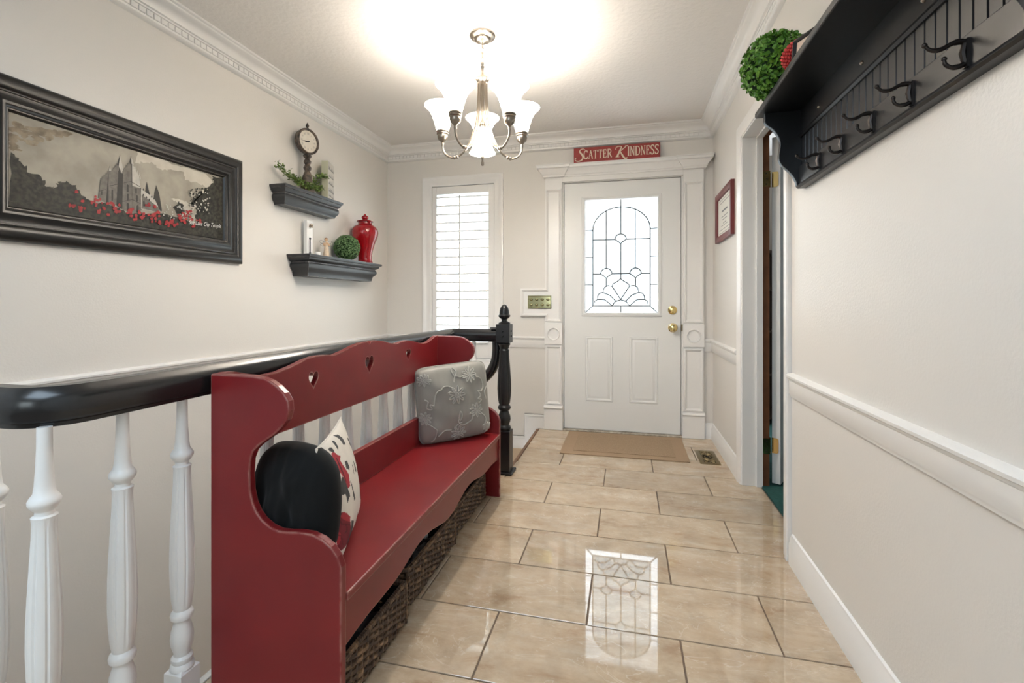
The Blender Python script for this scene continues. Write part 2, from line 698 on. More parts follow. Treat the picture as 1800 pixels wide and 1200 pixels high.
# tiles: rows of 0.2985 m in running bond, joints measured from the photograph
ROW, G = 0.2985, 0.0055
TW = 0.584
full = None
tile_n = 0
rows = [(1.552 + ROW * k, k) for k in range(-6, 8)]
for y0, k in rows:
    off = -0.42 if k % 2 else -0.126
    y1 = min(y0 + ROW, YF + 0.015)
    xlo = FX + 0.004 if y0 < EY - 0.05 else EX + 0.012
    xhi = 0.748 if 2.0 < y0 < 2.95 else XR
    if y0 < 0.5:
        xlo = -1.9
    j = -4
    while True:
        a, b_ = off + TW * j, off + TW * (j + 1)
        j += 1
        if b_ < xlo + 0.01:
            continue
        if a > xhi - 0.01:
            break
        x0, x1 = max(a, xlo), min(b_, xhi)
        whole = x0 == a and x1 == b_ and abs(y1 - y0 - ROW) < 1e-6
        org = ((x0 + x1) / 2, (y0 + y1) / 2, 0)
        if whole and full:
            share(full, 'tile', org, floor)
        else:
            t = MB().box(x0 + G / 2, x1 - G / 2, y0 + G / 2, y1 - G / 2, -0.009, 0.0)
            o = t.build('tile', TILE, floor, bevel=0.0012, seg=1, origin=org)
            if whole:
                full = o
        tile_n += 1

# brown wood edge over the stairs
struct(MB().box(EX - 0.012, EX + 0.010, EY, YF - 0.03, -0.05, 0.001).build('trim_1', NOSING, bevel=0.004))
struct(MB().box(FX - 0.02, FX + 0.003, 0.55, EY, -0.2, 0.0).build('trim_2', TRIM, bevel=0.003))

# ceiling
struct(MB().box(-2.3, 3.1, YB, 5.0, ZC, ZC + 0.1).build('ceiling', CEIL, origin=(0, 0, ZC)))

# left wall runs down into the stairwell
struct(MB().box(XL - 0.12, XL, YB, YF + 0.14, -1.2, ZC).build('wall_left', WALL, origin=(XL, 0, 0)))

# far wall with door and window openings
DX0, DX1, DZ = -0.512, 0.432, 2.05
WX0, WX1, WZ0, WZ1 = -1.672, -1.100, 0.565, 2.075
mb = MB()
ya, yb = YF, YF + 0.14
for x0, x1, z0, z1 in ((XL, WX0, -1.2, ZC), (WX0, WX1, -1.2, WZ0), (WX0, WX1, WZ1, ZC), (WX1, DX0, -1.2, ZC), (DX0, DX1, DZ, ZC), (DX1, XR + 0.1, -0.2, ZC), (DX0, DX1, -1.2, -0.01)):
    mb.box(x0, x1, ya, yb, z0, z1)
struct(mb.build('wall_far', WALL, origin=(0, YF, 0)))

# right wall with doorway (y 2.19 .. 2.965)
OY0, OY1, OZ = 2.185, 2.965, 2.012
mb = MB()
for y0, y1, z0, z1 in ((YB, OY0, -0.1, ZC), (OY0, OY1, OZ, ZC), (OY1, YF, -0.1, ZC)):
    mb.box(XR, XR + 0.1, y0, y1, z0, z1)
struct(mb.build('wall_right', WALL, origin=(XR, 0, 0)))

# rear wall behind the camera; unseen window opening added to let daylight in
mb = MB()
for x0, x1, z0, z1 in ((-2.3, -1.75, -0.1, ZC), (-0.25, 0.9, -0.1, ZC), (-1.75, -0.25, -0.1, 0.9), (-1.75, -0.25, 2.1, ZC)):
    mb.box(x0, x1, YB - 0.12, YB, z0, z1)
struct(mb.build('wall_rear', WALL, origin=(0, YB, 0)))
wn = struct(MB().sweep([(-1.75, 0.9), (-0.25, 0.9), (-0.25, 2.1), (-1.75, 2.1)], [(-0.06, 0), (0.03, 0), (0.03, 0.03), (-0.06, 0.03)], lambda p, q, b: (p, YB + b, q), closed=True).build('added_rear_window', TRIM))
MB().box(-1.75, -0.25, YB - 0.06, YB - 0.055, 0.9, 2.1).build('pane', PANE_C, wn)
for xx in (-1.0,):
    MB().box(xx - 0.02, xx + 0.02, YB - 0.08, YB - 0.04, 0.9, 2.1).build('mullion', TRIM, wn)

# stairwell: wall under the upper floor, lower landing, steps
struct(MB().box(FX, FX + 0.06, 0.55, EY, -1.2, -0.16).build('wall_stair', WALL))
struct(MB().box(XL, FX + 0.06, 0.40, 0.55, -1.2, -0.16).build('wall_stairwell_end', WALL))
struct(MB().box(XL, FX + 0.06, 0.55, EY, -1.25, -1.1).build('floor_lower', CARPET_T))
st = struct(MB().box(XL, EX - 0.012, EY, YF, -1.25, -1.1).build('staircase', CARPET_T))
for i in range(5):
    x1 = EX - 0.012 - 0.26 * i
    MB().box(x1 - 0.275, x1, EY, YF, -1.1, -0.18 * (i + 1)).build('step', CARPET_T, st, bevel=0.012)

# side room beyond the doorway
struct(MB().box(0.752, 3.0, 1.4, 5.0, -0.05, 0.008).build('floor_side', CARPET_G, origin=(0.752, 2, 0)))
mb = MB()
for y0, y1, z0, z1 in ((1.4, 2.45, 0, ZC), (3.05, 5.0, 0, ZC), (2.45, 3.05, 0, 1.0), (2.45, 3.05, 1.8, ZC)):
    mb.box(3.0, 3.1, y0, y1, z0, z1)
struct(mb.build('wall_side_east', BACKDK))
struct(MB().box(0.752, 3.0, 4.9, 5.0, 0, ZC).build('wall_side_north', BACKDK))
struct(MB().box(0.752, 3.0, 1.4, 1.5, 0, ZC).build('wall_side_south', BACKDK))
w3 = struct(MB().sweep([(2.45, 1.0), (3.05, 1.0), (3.05, 1.8), (2.45, 1.8)], [(-0.06, 0), (0.02, 0), (0.02, 0.02), (-0.06, 0.02)], on_right(3.0), closed=True).build('window_3', TRIM))
MB().box(3.045, 3.05, 2.45, 3.05, 1.0, 1.8).build('pane', PANE_C, w3)
slat = None
for i in range(9):
    z = 1.06 + 0.08 * i
    if slat is None:
        slat = MB().box(2.955, 3.02, 2.47, 3.03, z, z + 0.008).build('louver', TRIM, w3)
    else:
        share(slat, 'louver', (2.9875, 2.75, z), w3)

# ------------------------------------------------------------------ crown moulding with dentils
CROWN = [(0, 0), (0.100, 0), (0.100, -0.010), (0.090, -0.014), (0.086, -0.022), (0.070, -0.030), (0.052, -0.042), (0.041, -0.058), (0.040, -0.064), (0.030, -0.066), (0.028, -0.072), (0.020, -0.074), (0.020, -0.102), (0.027, -0.104), (0.025, -0.112), (0.014, -0.120), (0, -0.122)]
path = [(XR, YB, ZC), (XR, YF, ZC), (XL, YF, ZC), (XL, YB, ZC)]
crown = struct(MB().sweep(path, CROWN).build('trim_3', TRIM, origin=(0, 0, ZC)))
dent = {}


def dentil(kind, c, sx, sy):
    global dent
    if kind in dent:
        share(dent[kind], 'dentil', c, crown)
    else:
        dent[kind] = MB().box(c[0] - sx, c[0] + sx, c[1] - sy, c[1] + sy, c[2], c[2] + 0.024).build('dentil', TRIM, crown, bevel=0.0012, seg=1, origin=c)


P_ = 0.0345
for i in range(78):
    y = YF - 0.045 - P_ * i
    dentil('y', (XL + 0.0225, y, ZC - 0.1), 0.0045, 0.0148)
    dentil('yr', (XR - 0.0225, y, ZC - 0.1), 0.0045, 0.0148)
for i in range(77):
    x = XL + 0.05 + P_ * i
    dentil('x', (x, YF - 0.0225, ZC - 0.1), 0.0148, 0.0045)

# chair rail
CR = [(0, 0.674), (0.010, 0.674), (0.012, 0.684), (0.015, 0.688), (0.015, 0.738), (0.019, 0.742), (0.020, 0.748), (0.026, 0.752), (0.027, 0.760), (0.020, 0.766), (0, 0.768)]
struct(MB().sweep([(XR, YB), (XR, OY0 - 0.078)], CR).build('trim_4', TRIM))
struct(MB().sweep([(XR, OY1 + 0.07), (XR, YF), (0.585, YF)], CR).build('trim_5', TRIM))
struct(MB().sweep([(-0.655, YF), (WX1 + 0.08, YF)], CR).build('trim_6', TRIM))
struct(MB().sweep([(WX0 - 0.08, YF), (XL, YF), (XL, YB)], CR).build('trim_7', TRIM))
# baseboards
BB = [(0, 0), (0.017, 0), (0.017, 0.082), (0.013, 0.090), (0.012, 0.100), (0.008, 0.108), (0.007, 0.118), (0, 0.122)]
struct(MB().sweep([(XR, YB), (XR, OY0 - 0.078)], BB).build('baseboard_right', TRIM))
struct(MB().sweep([(XR, OY1 + 0.07), (XR, YF), (0.592, YF)], BB).build('baseboard_far', TRIM))
# stepped baseboard going down the stairs
mb = MB()
mb.prism([(-0.66, 0.0), (-0.66, 0.115), (-0.833, 0.115), (-0.833, -0.075), (-1.10, -0.075), (-1.10, -0.18), (-0.72, -0.18), (-0.72, 0)], on_far(YF), 0, 0.014)
mb.sweep([(-0.66, 0.115), (-0.833, 0.115), (-0.833, -0.075), (-1.10, -0.075)], [(0, 0), (0.022, 0), (0.022, 0.016), (0.014, 0.020), (0.004, 0.020), (0, 0.012)], on_far(YF))
struct(mb.build('baseboard_stairs', TRIM))

# ------------------------------------------------------------------ front door
door = MB()
SX0, SX1, SZ0, SZ1 = -0.499, 0.417, 0.012, 2.036
GX0, GX1, GZ0, GZ1 = -0.330, 0.248, 0.966, 1.892
D = on_far(3.912)
door.prism([(SX0, SZ0), (SX1, SZ0), (SX1, SZ1), (SX0, SZ1)], D, -0.042, 0, holes=[[(GX0, GZ0), (GX1, GZ0), (GX1, GZ1), (GX0, GZ1)]])
door = struct(door.build('door_1', DOORW, bevel=0.002, origin=(SX0, 3.912, SZ0)))
RINGP = [(-0.026, 0.0), (-0.024, 0.008), (-0.016, 0.010), (-0.010, 0.014), (0.002, 0.012), (0.006, 0.002), (0.006, -0.02), (-0.02, -0.02)]
MB().sweep([(GX0, GZ0), (GX1, GZ0), (GX1, GZ1), (GX0, GZ1)], RINGP, D, closed=True).build('glass_frame', DOORW, door)
for x0, x1 in ((-0.325, -0.105), (0.026, 0.246)):
    z0, z1 = 0.245, 0.776
    m_ = MB()
    m_.sweep([(x0, z0), (x1, z0), (x1, z1), (x0, z1)], [(0, 0), (0.004, 0.006), (0.014, 0.007), (0.020, 0.001), (0.024, -0.001), (0.0, -0.001)], D, closed=True)
    i = 0.036
    m_.sweep([(x0 + i, z0 + i), (x1 - i, z0 + i), (x1 - i, z1 - i), (x0 + i, z1 - i)], [(-0.012, 0), (0.006, 0.0062), (0.006, -0.001), (-0.012, -0.001)], D, closed=True)
    i = 0.0418
    m_.prism([(x0 + i, z0 + i), (x1 - i, z0 + i), (x1 - i, z1 - i), (x0 + i, z1 - i)], D, -0.0015, 0.0062)
    m_.build('door_panel', DOORW, door)


# leaded glass: pattern in the units of the measured crop
def gp(px, py):
    u = (px - 112) / (711 - 112)
    v = (py - 116) / (1088 - 116)
    return (GX0 + u * (GX1 - GX0), GZ1 - v * (GZ1 - GZ0))


GD = on_far(3.928)
LT, RT, TP, BT = 112, 711, 116, 1088
AL, AR, ATOP, ASP, AB = 178, 648, 184, 376, 1028
ARCH = [(413 + 235 * math.cos(math.radians(a)), ASP - 192 * math.sin(math.radians(a))) for a in range(0, 181, 6)]   # right to left


def archy(x):
    t = max(-1, min(1, (x - 413) / 235))
    return ASP - 192 * math.sqrt(1 - t * t)


cames = []
panes_w, panes_g = [], []
panes_w.append([(LT, TP), (411, TP), (411, ATOP)] + [p for p in ARCH if p[0] < 411] + [(AL, ASP), (LT, ASP)])
panes_w.append([(711, TP), (411, TP), (411, ATOP)] + [p for p in reversed(ARCH) if p[0] > 411] + [(AR, ASP), (RT, ASP)])
ys = [ASP, 609, 846, AB]
for i in range(3):
    panes_w.append([(LT, ys[i]), (AL, ys[i]), (AL, ys[i + 1]), (LT, ys[i + 1] if i < 2 else BT)])
    panes_w.append([(RT, ys[i]), (AR, ys[i]), (AR, ys[i + 1]), (RT, ys[i + 1] if i < 2 else BT)])
    cames += [[(LT, ys[i]), (AL, ys[i])], [(RT, ys[i]), (AR, ys[i])]]
panes_w += [[(LT, BT), (411, BT), (411, AB), (AL, AB)], [(RT, BT), (411, BT), (411, AB), (AR, AB)]]
xs = [AL, 290, 411, 528, AR]
for i in range(4):
    top = [(x, archy(x)) for x in [xs[i] + (xs[i + 1] - xs[i]) * k / 8 for k in range(9)]]
    panes_g.append([(xs[i], 460)] + top + [(xs[i + 1], 460)])
    panes_g.append([(xs[i], 460), (xs[i + 1], 460), (xs[i + 1], 752), (xs[i], 752)])
panes_g += [[(AL, 752), (290, 752), (290, AB), (AL, AB)], [(290, 752), (528, 752), (528, AB), (290, AB)], [(528, 752), (AR, 752), (AR, AB), (528, AB)]]
fans = []
for cx, cy in ((409, 460), (291, 752), (530, 752)):
    f_ = arc(cx, cy, 47, 180, 360, 8) + [(cx + 30, cy + 12), (cx + 12, cy + 24), (cx, cy + 38), (cx - 12, cy + 24), (cx - 30, cy + 12)]
    fans.append(f_)
    cames.append(f_ + [f_[0]])
half = [(0, 795), (-30, 820), (-60, 836), (-73, 858), (-105, 853), (-135, 868), (-148, 912), (-178, 920), (-190, 942), (-192, 972), (-215, 985), (-222, 1028)]
pet = [[(0, 795), (-30, 820), (-60, 836), (-73, 858), (-45, 900), (0, 972), (45, 900), (73, 858), (60, 836), (30, 820)]]
for s in (1, -1):
    pet.append([(s * x, y) for x, y in ((-73, 858), (-105, 853), (-135, 868), (-148, 912), (-90, 935), (-42, 985), (0, 972), (-45, 900))])
    pet.append([(s * x, y) for x, y in ((-148, 912), (-178, 920), (-190, 942), (-192, 972), (-130, 975), (-72, 1024), (-42, 985), (-90, 935))])
    pet.append([(s * x, y) for x, y in ((-192, 972), (-215, 985), (-222, 1028), (-72, 1026), (-130, 975))])
pet.append([(-70, 1028), (-48, 992), (0, 974), (48, 992), (70, 1028)])
pet = [[(410 + x, y) for x, y in p] for p in pet]
cames += [p + [p[0]] for p in pet]
cames += [[(411, TP), (411, ATOP)], [p for p in ARCH], [(AL, ASP), (AL, AB)], [(AR, ASP), (AR, AB)], [(AL, AB), (AR, AB)], [(LT, BT), (AL, AB)], [(RT, BT), (AR, AB)], [(411, AB), (411, BT)],
          [(AL, 460), (362, 460)], [(456, 460), (AR, 460)], [(AL, 752), (244, 752)], [(338, 752), (483, 752)], [(577, 752), (AR, 752)],
          [(290, archy(290)), (290, 705)], [(411, ATOP), (411, 413)], [(411, 498), (411, 795)], [(528, archy(528)), (528, 705)], [(291, 790), (291, 856)], [(530, 790), (530, 856)]]
for p in panes_w:
    MB().prism([gp(*q) for q in p], GD, -0.004, 0).build('glass_pane', PANE_W, door)
for p in panes_g:
    MB().prism([gp(*q) for q in p], GD, -0.004, 0).build('glass_pane', PANE_G, door)
for p in fans + pet:
    MB().prism([gp(*q) for q in p], GD, 0.002, 0.005).build('glass_pane', PANE_W, door)
mb = MB()
for c in cames:
    pts = [GD(*gp(*q), 0.005) for q in c]
    mb.tube(pts, 0.0050, 6)
mb.build('lead_came', LEADC, door)
# lock, knob, hinges
mb = MB().lathe([(0.001, 0), (0.034, 0), (0.034, 0.006), (0.027, 0.010), (0.026, 0.018), (0.020, 0.021), (0.001, 0.022)], (0.355, 3.912, 0.992), 24, ax=(0, -1, 0))
mb.box(0.351, 0.359, 3.872, 3.892, 0.975, 1.009)
mb.build('deadbolt', BRASS, door)
MB().lathe([(0.001, 0), (0.036, 0), (0.036, 0.004), (0.03, 0.009), (0.013, 0.012), (0.012, 0.028), (0.022, 0.034), (0.029, 0.045), (0.030, 0.055), (0.026, 0.064), (0.015, 0.068), (0.001, 0.069)], (0.358, 3.912, 0.853), 24, ax=(0, -1, 0)).build('door_knob', BRASS, door)
MB().box(0.421, 0.428, 3.892, 3.912, 0.83, 0.88).build('strike_plate', ABRASS, door, bevel=0.002)
for z in (1.72, 1.06, 0.24):
    h = MB()
    for k in range(5):
        h.lathe([(0.001, 0), (0.0065, 0.0005), (0.0065, 0.0195), (0.001, 0.02)], (-0.506, 3.903, z + 0.0205 * k - 0.05), 10)
    h.build('door_hinge', TRIM, door)

# jamb, threshold
mb = MB()
mb.box(DX0, SX0 - 0.004, 3.905, 4.04, 0.0, DZ)
mb.box(SX1 + 0.004, DX1, 3.905, 4.04, 0.0, DZ)
mb.box(SX0 - 0.004, SX1 + 0.004, 3.905, 4.04, SZ1 + 0.004, DZ)
mb.box(SX0 - 0.004, SX1 + 0.004, 3.955, 4.04, 0, 0.022)
mb.box(SX0 - 0.004, SX0 + 0.02, 3.956, 4.04, 0.022, SZ1 + 0.004)
mb.box(SX1 - 0.02, SX1 + 0.004, 3.956, 4.04, 0.022, SZ1 + 0.004)
mb.box(SX0 + 0.02, SX1 - 0.02, 3.956, 4.04, SZ1 - 0.02, SZ1 + 0.004)
struct(mb.build('trim_8', TRIM))
struct(MB().box(DX0, DX1, 3.872, 3.96, 0, 0.010).build('trim_9', mat('threshold', (0.55, 0.50, 0.42), 0.5, var=(40, (0.25, 0.20, 0.15))), bevel=0.004))

# door surround: pilasters, rosettes, plinths, frieze, cornice
FD = on_far(YF)
surr = struct(MB().prism([(-0.5118, 2.045), (0.4318, 2.045), (0.4318, 2.14), (-0.5118, 2.14)], FD, 0, 0.022).build('trim_10', TRIM, bevel=0.002))
for side, (x0, x1) in (('left', (-0.655, -0.512)), ('right', (0.432, 0.583))):
    mb = MB()
    mb.prism([(x0, 0), (x1, 0), (x1, 2.13), (x0, 2.13)], FD, 0, 0.022)
    mb.build('pilaster', TRIM, surr, bevel=0.0015)
    for z0, z1 in ((0.205, 0.700), (0.890, 1.995)):
        i = 0.012
        pth = [(x0 + i, z0 + i), (x1 - i, z0 + i), (x1 - i, z1 - i), (x0 + i, z1 - i)]
        if side == 'left' and z0 > 0.5:
            pth += [(x0 + i, 1.158), (-0.853, 1.158), (-0.853, 0.947), (x0 + i, 0.947)]
        MB().sweep(pth, [(-0.008, 0.022), (-0.006, 0.034), (0.002, 0.036), (0.008, 0.030), (0.016, 0.024), (0.016, 0.020), (-0.008, 0.020)], FD, closed=True).build('panel_moulding', TRIM, surr)
    # rosette block with a round turned recess
    cx, cz = (x0 + x1) / 2, 0.793
    mb = MB()
    hole = list(reversed(arc(cx, cz, 0.047, 0, 345, 23)))
    mb.prism([(x0 - 0.004, 0.708), (x1 + 0.002, 0.708), (x1 + 0.002, 0.878), (x0 - 0.004, 0.878)], FD, 0.022, 0.036, holes=[hole])
    mb.build('rosette_block', TRIM, surr, bevel=0.001, seg=1)
    MB().lathe([(0.001, 0), (0.040, 0.0), (0.043, 0.004), (0.046, 0.014), (0.051, 0.016), (0.054, 0.012), (0.055, 0.0), (0.05, -0.004), (0.001, -0.004)], (cx, YF - 0.024, cz), 32, ax=(0, -1, 0)).build('rosette', TRIM, surr)
    # plinth
    MB().prism([(x0 - 0.008, 0.001), (x1 + 0.004, 0.001), (x1 + 0.004, 0.178), (x0 - 0.008, 0.178)], FD, 0.0, 0.038).build('plinth', TRIM, surr, bevel=0.003)
    MB().sweep([(x0 - 0.008, YF - 0.036), (x1 + 0.004, YF - 0.036)], [(0.02, 0.178), (-0.010, 0.178), (-0.016, 0.184), (-0.014, 0.192), (-0.006, 0.198), (0.004, 0.204), (0.02, 0.204)]).build('plinth_cap', TRIM, surr)
# cornice breaking forward over each pilaster
COR = [(-0.001, 2.085), (0.012, 2.085), (0.014, 2.095), (0.022, 2.100), (0.024, 2.112), (0.040, 2.130), (0.046, 2.145), (0.058, 2.150), (0.060, 2.168), (0.066, 2.171), (0.066, 2.177), (-0.001, 2.177)]
yb_ = YF - 0.022
yo = YF - 0.040
cp = [(0.583, YF), (0.583, yo), (0.44, yo), (0.44, yb_), (-0.505, yb_), (-0.505, yo), (-0.655, yo), (-0.655, YF)]
MB().sweep(list(reversed(cp)), [(-a, b) for a, b in COR]).build('cornice', TRIM, surr)
MB().prism([(-0.655, YF), (-0.655, yo), (-0.505, yo), (-0.505, yb_), (0.44, yb_), (0.44, yo), (0.583, yo), (0.583, YF)], XY, 2.085, 2.1765).build('cornice_core', TRIM, surr)
# little raised board carrying the brass plate, left of the pilaster
MB().prism([(-0.865, 0.935), (-0.6552, 0.935), (-0.6552, 1.170), (-0.865, 1.170)], FD, 0, 0.022).build('switch_board', TRIM, surr, bevel=0.002)

t = thing('switch_plate', (-0.70, YF - 0.022, 1.0), 'polished brass plate with two rows of bumps left of the front door', 'brass plate')
mb = MB().prism([(-0.800, 1.0), (-0.602, 1.0), (-0.602, 1.110), (-0.800, 1.110)], FD, 0.0222, 0.0260)
mb.sweep([(-0.800, 1.0), (-0.602, 1.0), (-0.602, 1.110), (-0.800, 1.110)], [(0, 0.0222), (0.0, 0.028), (0.005, 0.029), (0.009, 0.0262), (0.009, 0.0222)], FD, closed=True)
mb.build('plate', PLATEB, t)
for i in range(4):
    for k in range(2):
        MB().ball((-0.773 + 0.0475 * i, YF - 0.0265, 1.032 + 0.045 * k), 0.013, 16, 10, sc=(1.1, 0.7, 0.8)).build('knob', PLATEB, t)

# ------------------------------------------------------------------ window with plantation shutter
CAS = [(-0.082, 0), (-0.082, 0.026), (-0.074, 0.030), (-0.062, 0.026), (-0.056, 0.020), (-0.024, 0.016), (-0.014, 0.018), (-0.006, 0.014), (0.0, 0.012), (0.0, -0.13), (-0.01, -0.13), (-0.01, 0)]
win = struct(MB().sweep([(WX0, WZ0), (WX1, WZ0), (WX1, WZ1), (WX0, WZ1)], CAS, FD, closed=True).build('window_1', TRIM, origin=(WX0, YF, WZ0)))
MB().box(WX0, WX1, 4.01, 4.016, WZ0, WZ1).build('pane', PANE_C, win)
LX0, LX1, LZ0, LZ1 = -1.628, -1.152, 0.70, 2.005
y0, y1 = YF - 0.004, YF + 0.024
MB().box(WX0 + 0.003, LX0, y0, y1, WZ0 + 0.004, WZ1 - 0.004).build('shutter_stile', TRIM, win, bevel=0.002)
MB().box(LX1, WX1 - 0.003, y0, y1, WZ0 + 0.004, WZ1 - 0.004).build('shutter_stile', TRIM, win, bevel=0.002)
MB().box(LX0, LX1, y0, y1, LZ1, WZ1 - 0.004).build('shutter_rail', TRIM, win, bevel=0.002)
MB().box(LX0, LX1, y0, y1, WZ0 + 0.004, LZ0).build('shutter_rail', TRIM, win, bevel=0.002)
lv = None
for i in range(18):
    z = 1.975 - 0.0745 * i
    c = (0.5 * (LX0 + LX1), YF + 0.010, z)
    if lv is None:
        pr = [(-0.032, -0.0045), (-0.031, -0.0055), (-0.010, -0.0062), (0.010, -0.0062), (0.031, -0.0055), (0.032, -0.0045), (0.032, 0.0045), (0.031, 0.0055), (0.010, 0.0062), (-0.010, 0.0062), (-0.031, 0.0055), (-0.032, 0.0045)]
        ca, sa = math.cos(math.radians(6)), math.sin(math.radians(6))
        mb = MB()
        vs = [(x, YF + 0.010 + a * ca - b * sa, z + a * sa + b * ca) for x in (LX0 + 0.002, LX1 - 0.002) for a, b in pr]
        fs = [(k, (k + 1) % 12, 12 + (k + 1) % 12, 12 + k) for k in range(12)] + [tuple(range(12)), tuple(range(12, 24))]
        mb.add(vs, fs, 0, True)
        lv = mb.build('louver', TRIM, win, origin=c)
    else:
        share(lv, 'louver', c, win)
MB().box(-1.413, -1.401, YF - 0.034, YF - 0.022, 0.72, 1.985).build('tilt_rod', TRIM, win, bevel=0.003)
for z in (0.78, 1.29, 1.93):
    MB().box(WX0 - 0.004, WX0 + 0.006, YF - 0.010, YF - 0.002, z - 0.03, z + 0.03).build('shutter_hinge', TRIM, win, bevel=0.002)

# ------------------------------------------------------------------ doorway in the right wall with the door standing open
OC = [(0.0, 0), (0.0, 0.009), (0.006, 0.012), (0.018, 0.012), (0.034, 0.017), (0.052, 0.020), (0.062, 0.019), (0.066, 0.014), (0.066, 0)]
RW = on_right(XR)
struct(MB().sweep([(OY1 - 0.006, 0.0), (OY1 - 0.006, OZ - 0.006), (OY0 + 0.006, OZ - 0.006), (OY0 + 0.006, 0.0)], [(-a, b) for a, b in OC], RW).build('trim_11', TRIM))
mb = MB()
mb.box(XR - 0.004, 0.757, OY1 - 0.014, OY1, 0, OZ)
mb.box(XR - 0.004, 0.757, OY0, OY0 + 0.014, 0, OZ)
mb.box(XR - 0.004, 0.757, OY0, OY1, OZ - 0.014, OZ)
mb.box(0.722, 0.757, OY1 - 0.026, OY1 - 0.014, 0, OZ - 0.014)
mb.box(0.722, 0.757, OY0 + 0.014, OY0 + 0.026, 0, OZ - 0.014)
mb.box(0.722, 0.757, OY0 + 0.014, OY1 - 0.014, OZ - 0.026, OZ - 0.014)
jamb = struct(mb.build('trim_12', TRIM, bevel=0.002))
MB().box(0.757, 0.792, OY1 - 0.014, OY1 + 0.006, 0.008, OZ).build('bare_jamb_edge', BROWNW, jamb)
MB().box(0.757, 0.792, OY0 - 0.006, OZ * 0 + OY1 + 0.006, OZ - 0.014, OZ + 0.01).build('bare_jamb_edge', BROWNW, jamb)
# door slab, hinged at the far jamb and opened about 150 degrees
hx, hy = 0.800, 2.972
ang = math.radians(61)
dm = Matrix.Translation((hx, hy, 0)) @ Matrix.Rotation(ang, 4, 'Z')
mb = MB().box(0.012, 0.745, -0.052, -0.008, 0.018, 1.996)
mb.xform(dm)
d2 = struct(mb.build('door_2', DOORW, bevel=0.002))
for z0, z1 in ((0.25, 0.80), (0.95, 1.85)):
    for x0, x1 in ((0.10, 0.34), (0.42, 0.66)):
        mb = MB().sweep([(x0, z0), (x1, z0), (x1, z1), (x0, z1)], [(0, 0), (0.006, 0.006), (0.018, 0.006), (0.026, 0.0), (0.026, -0.002), (0, -0.002)], lambda p, q, b: (p, -0.052 - b, q), closed=True)
        mb.xform(dm)
        mb.build('door_panel', DOORW, d2)
for zc in (1.755, 0.235):
    h = MB()
    for k in range(5):
        h.lathe([(0.001, 0), (0.006, 0.0005), (0.006, 0.0175), (0.001, 0.018)], (0.797, 2.966, zc - 0.045 + 0.018 * k), 10)
    rr = [(p, q) for p, q in arc(0.768, zc + 0.034, 0.010, 90, 180, 4) + arc(0.768, zc - 0.034, 0.010, 180, 270, 4) + [(0.796, zc - 0.044), (0.796, zc + 0.044)]]
    h.prism(rr, on_far(OY1 - 0.014), 0.0005, 0.0035)
    o0 = len(h.v)
    rr = [(-0.008, zc - 0.044), (-0.034, zc - 0.044)] + arc(-0.034, zc - 0.034, 0.008, 270, 180, 3) + arc(-0.034, zc + 0.034, 0.008, 180, 90, 3) + [(-0.008, zc + 0.044)]
    h.prism(rr, lambda p, q, b: (0.012 - b, p, q), 0.0, 0.003)
    h.xform(dm, o0)
    o1 = len(h.v)
    for q in (-0.03, 0.0, 0.03):
        h.lathe([(0.001, 0), (0.004, 0), (0.003, 0.0015), (0.001, 0.002)], (0.778 - abs(q) * 0.1, OY1 - 0.0175, zc + q), 8, ax=(0, -1, 0), mi=1)
    h.build('door_hinge', [BRASS, IRON], jamb)
# dark furniture glimpsed through the hinge gap
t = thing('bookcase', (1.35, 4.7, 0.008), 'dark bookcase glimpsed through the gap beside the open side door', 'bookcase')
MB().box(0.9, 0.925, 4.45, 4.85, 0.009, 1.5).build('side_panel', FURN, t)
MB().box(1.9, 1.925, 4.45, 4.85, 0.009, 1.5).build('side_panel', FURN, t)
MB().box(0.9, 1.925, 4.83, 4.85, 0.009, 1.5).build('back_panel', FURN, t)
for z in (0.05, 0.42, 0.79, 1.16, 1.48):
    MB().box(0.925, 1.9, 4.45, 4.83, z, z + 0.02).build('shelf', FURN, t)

# ================================================================== BENCH
bench = thing('bench', (-0.85, 1.74, 0), 'long red wooden settle bench with three heart cutouts in its back', 'bench')
side = [(-1.043, 0.001), (-0.663, 0.001), (-0.662, 0.415), (-0.672, 0.440), (-0.690, 0.462), (-0.715, 0.478), (-0.745, 0.487), (-0.780, 0.488), (-0.810, 0.485), (-0.837, 0.484), (-0.862, 0.491), (-0.885, 0.505), (-0.902, 0.523), (-0.914, 0.545), (-0.9215, 0.575), (-0.924, 0.620), (-0.921, 0.655), (-0.912, 0.676), (-0.895, 0.692), (-0.872, 0.708), (-0.850, 0.722), (-0.830, 0.740), (-0.814, 0.760), (-0.807, 0.784), (-0.810, 0.808), (-0.822, 0.826), (-0.842, 0.843), (-0.865, 0.856), (-0.884, 0.862), (-0.92, 0.866), (-1.043, 0.867)]
for y0 in (1.0, 2.455):
    MB().prism(side, lambda p, q, b: (p, b, q), y0, y0 + 0.022).build('side_panel', RED, bench, bevel=0.004)
YA, YZ, YM = 1.022, 2.455, 1.7385
th = [(0, 0.880), (0.015, 0.892), (0.06, 0.891), (0.11, 0.885), (0.17, 0.872), (0.235, 0.862), (0.28, 0.867), (0.345, 0.870), (0.40, 0.863), (0.46, 0.850), (0.52, 0.841), (0.575, 0.840), (0.63, 0.851), (0.685, 0.866), (0.7165, 0.868)]
top = [(YM - a, z) for a, z in reversed(th)] + [(YM + a, z) for a, z in th[1:]]


def heart(cy, cz, wd, hd):
    pts = []
    for k in range(28):
        t_ = 2 * PI * k / 28
        x = 16 * math.sin(t_) ** 3 / 17
        y = (13 * math.cos(t_) - 5 * math.cos(2 * t_) - 2 * math.cos(3 * t_) - math.cos(4 * t_)) / 17
        pts.append((cy + wd * x, cz + hd * y))
    return pts


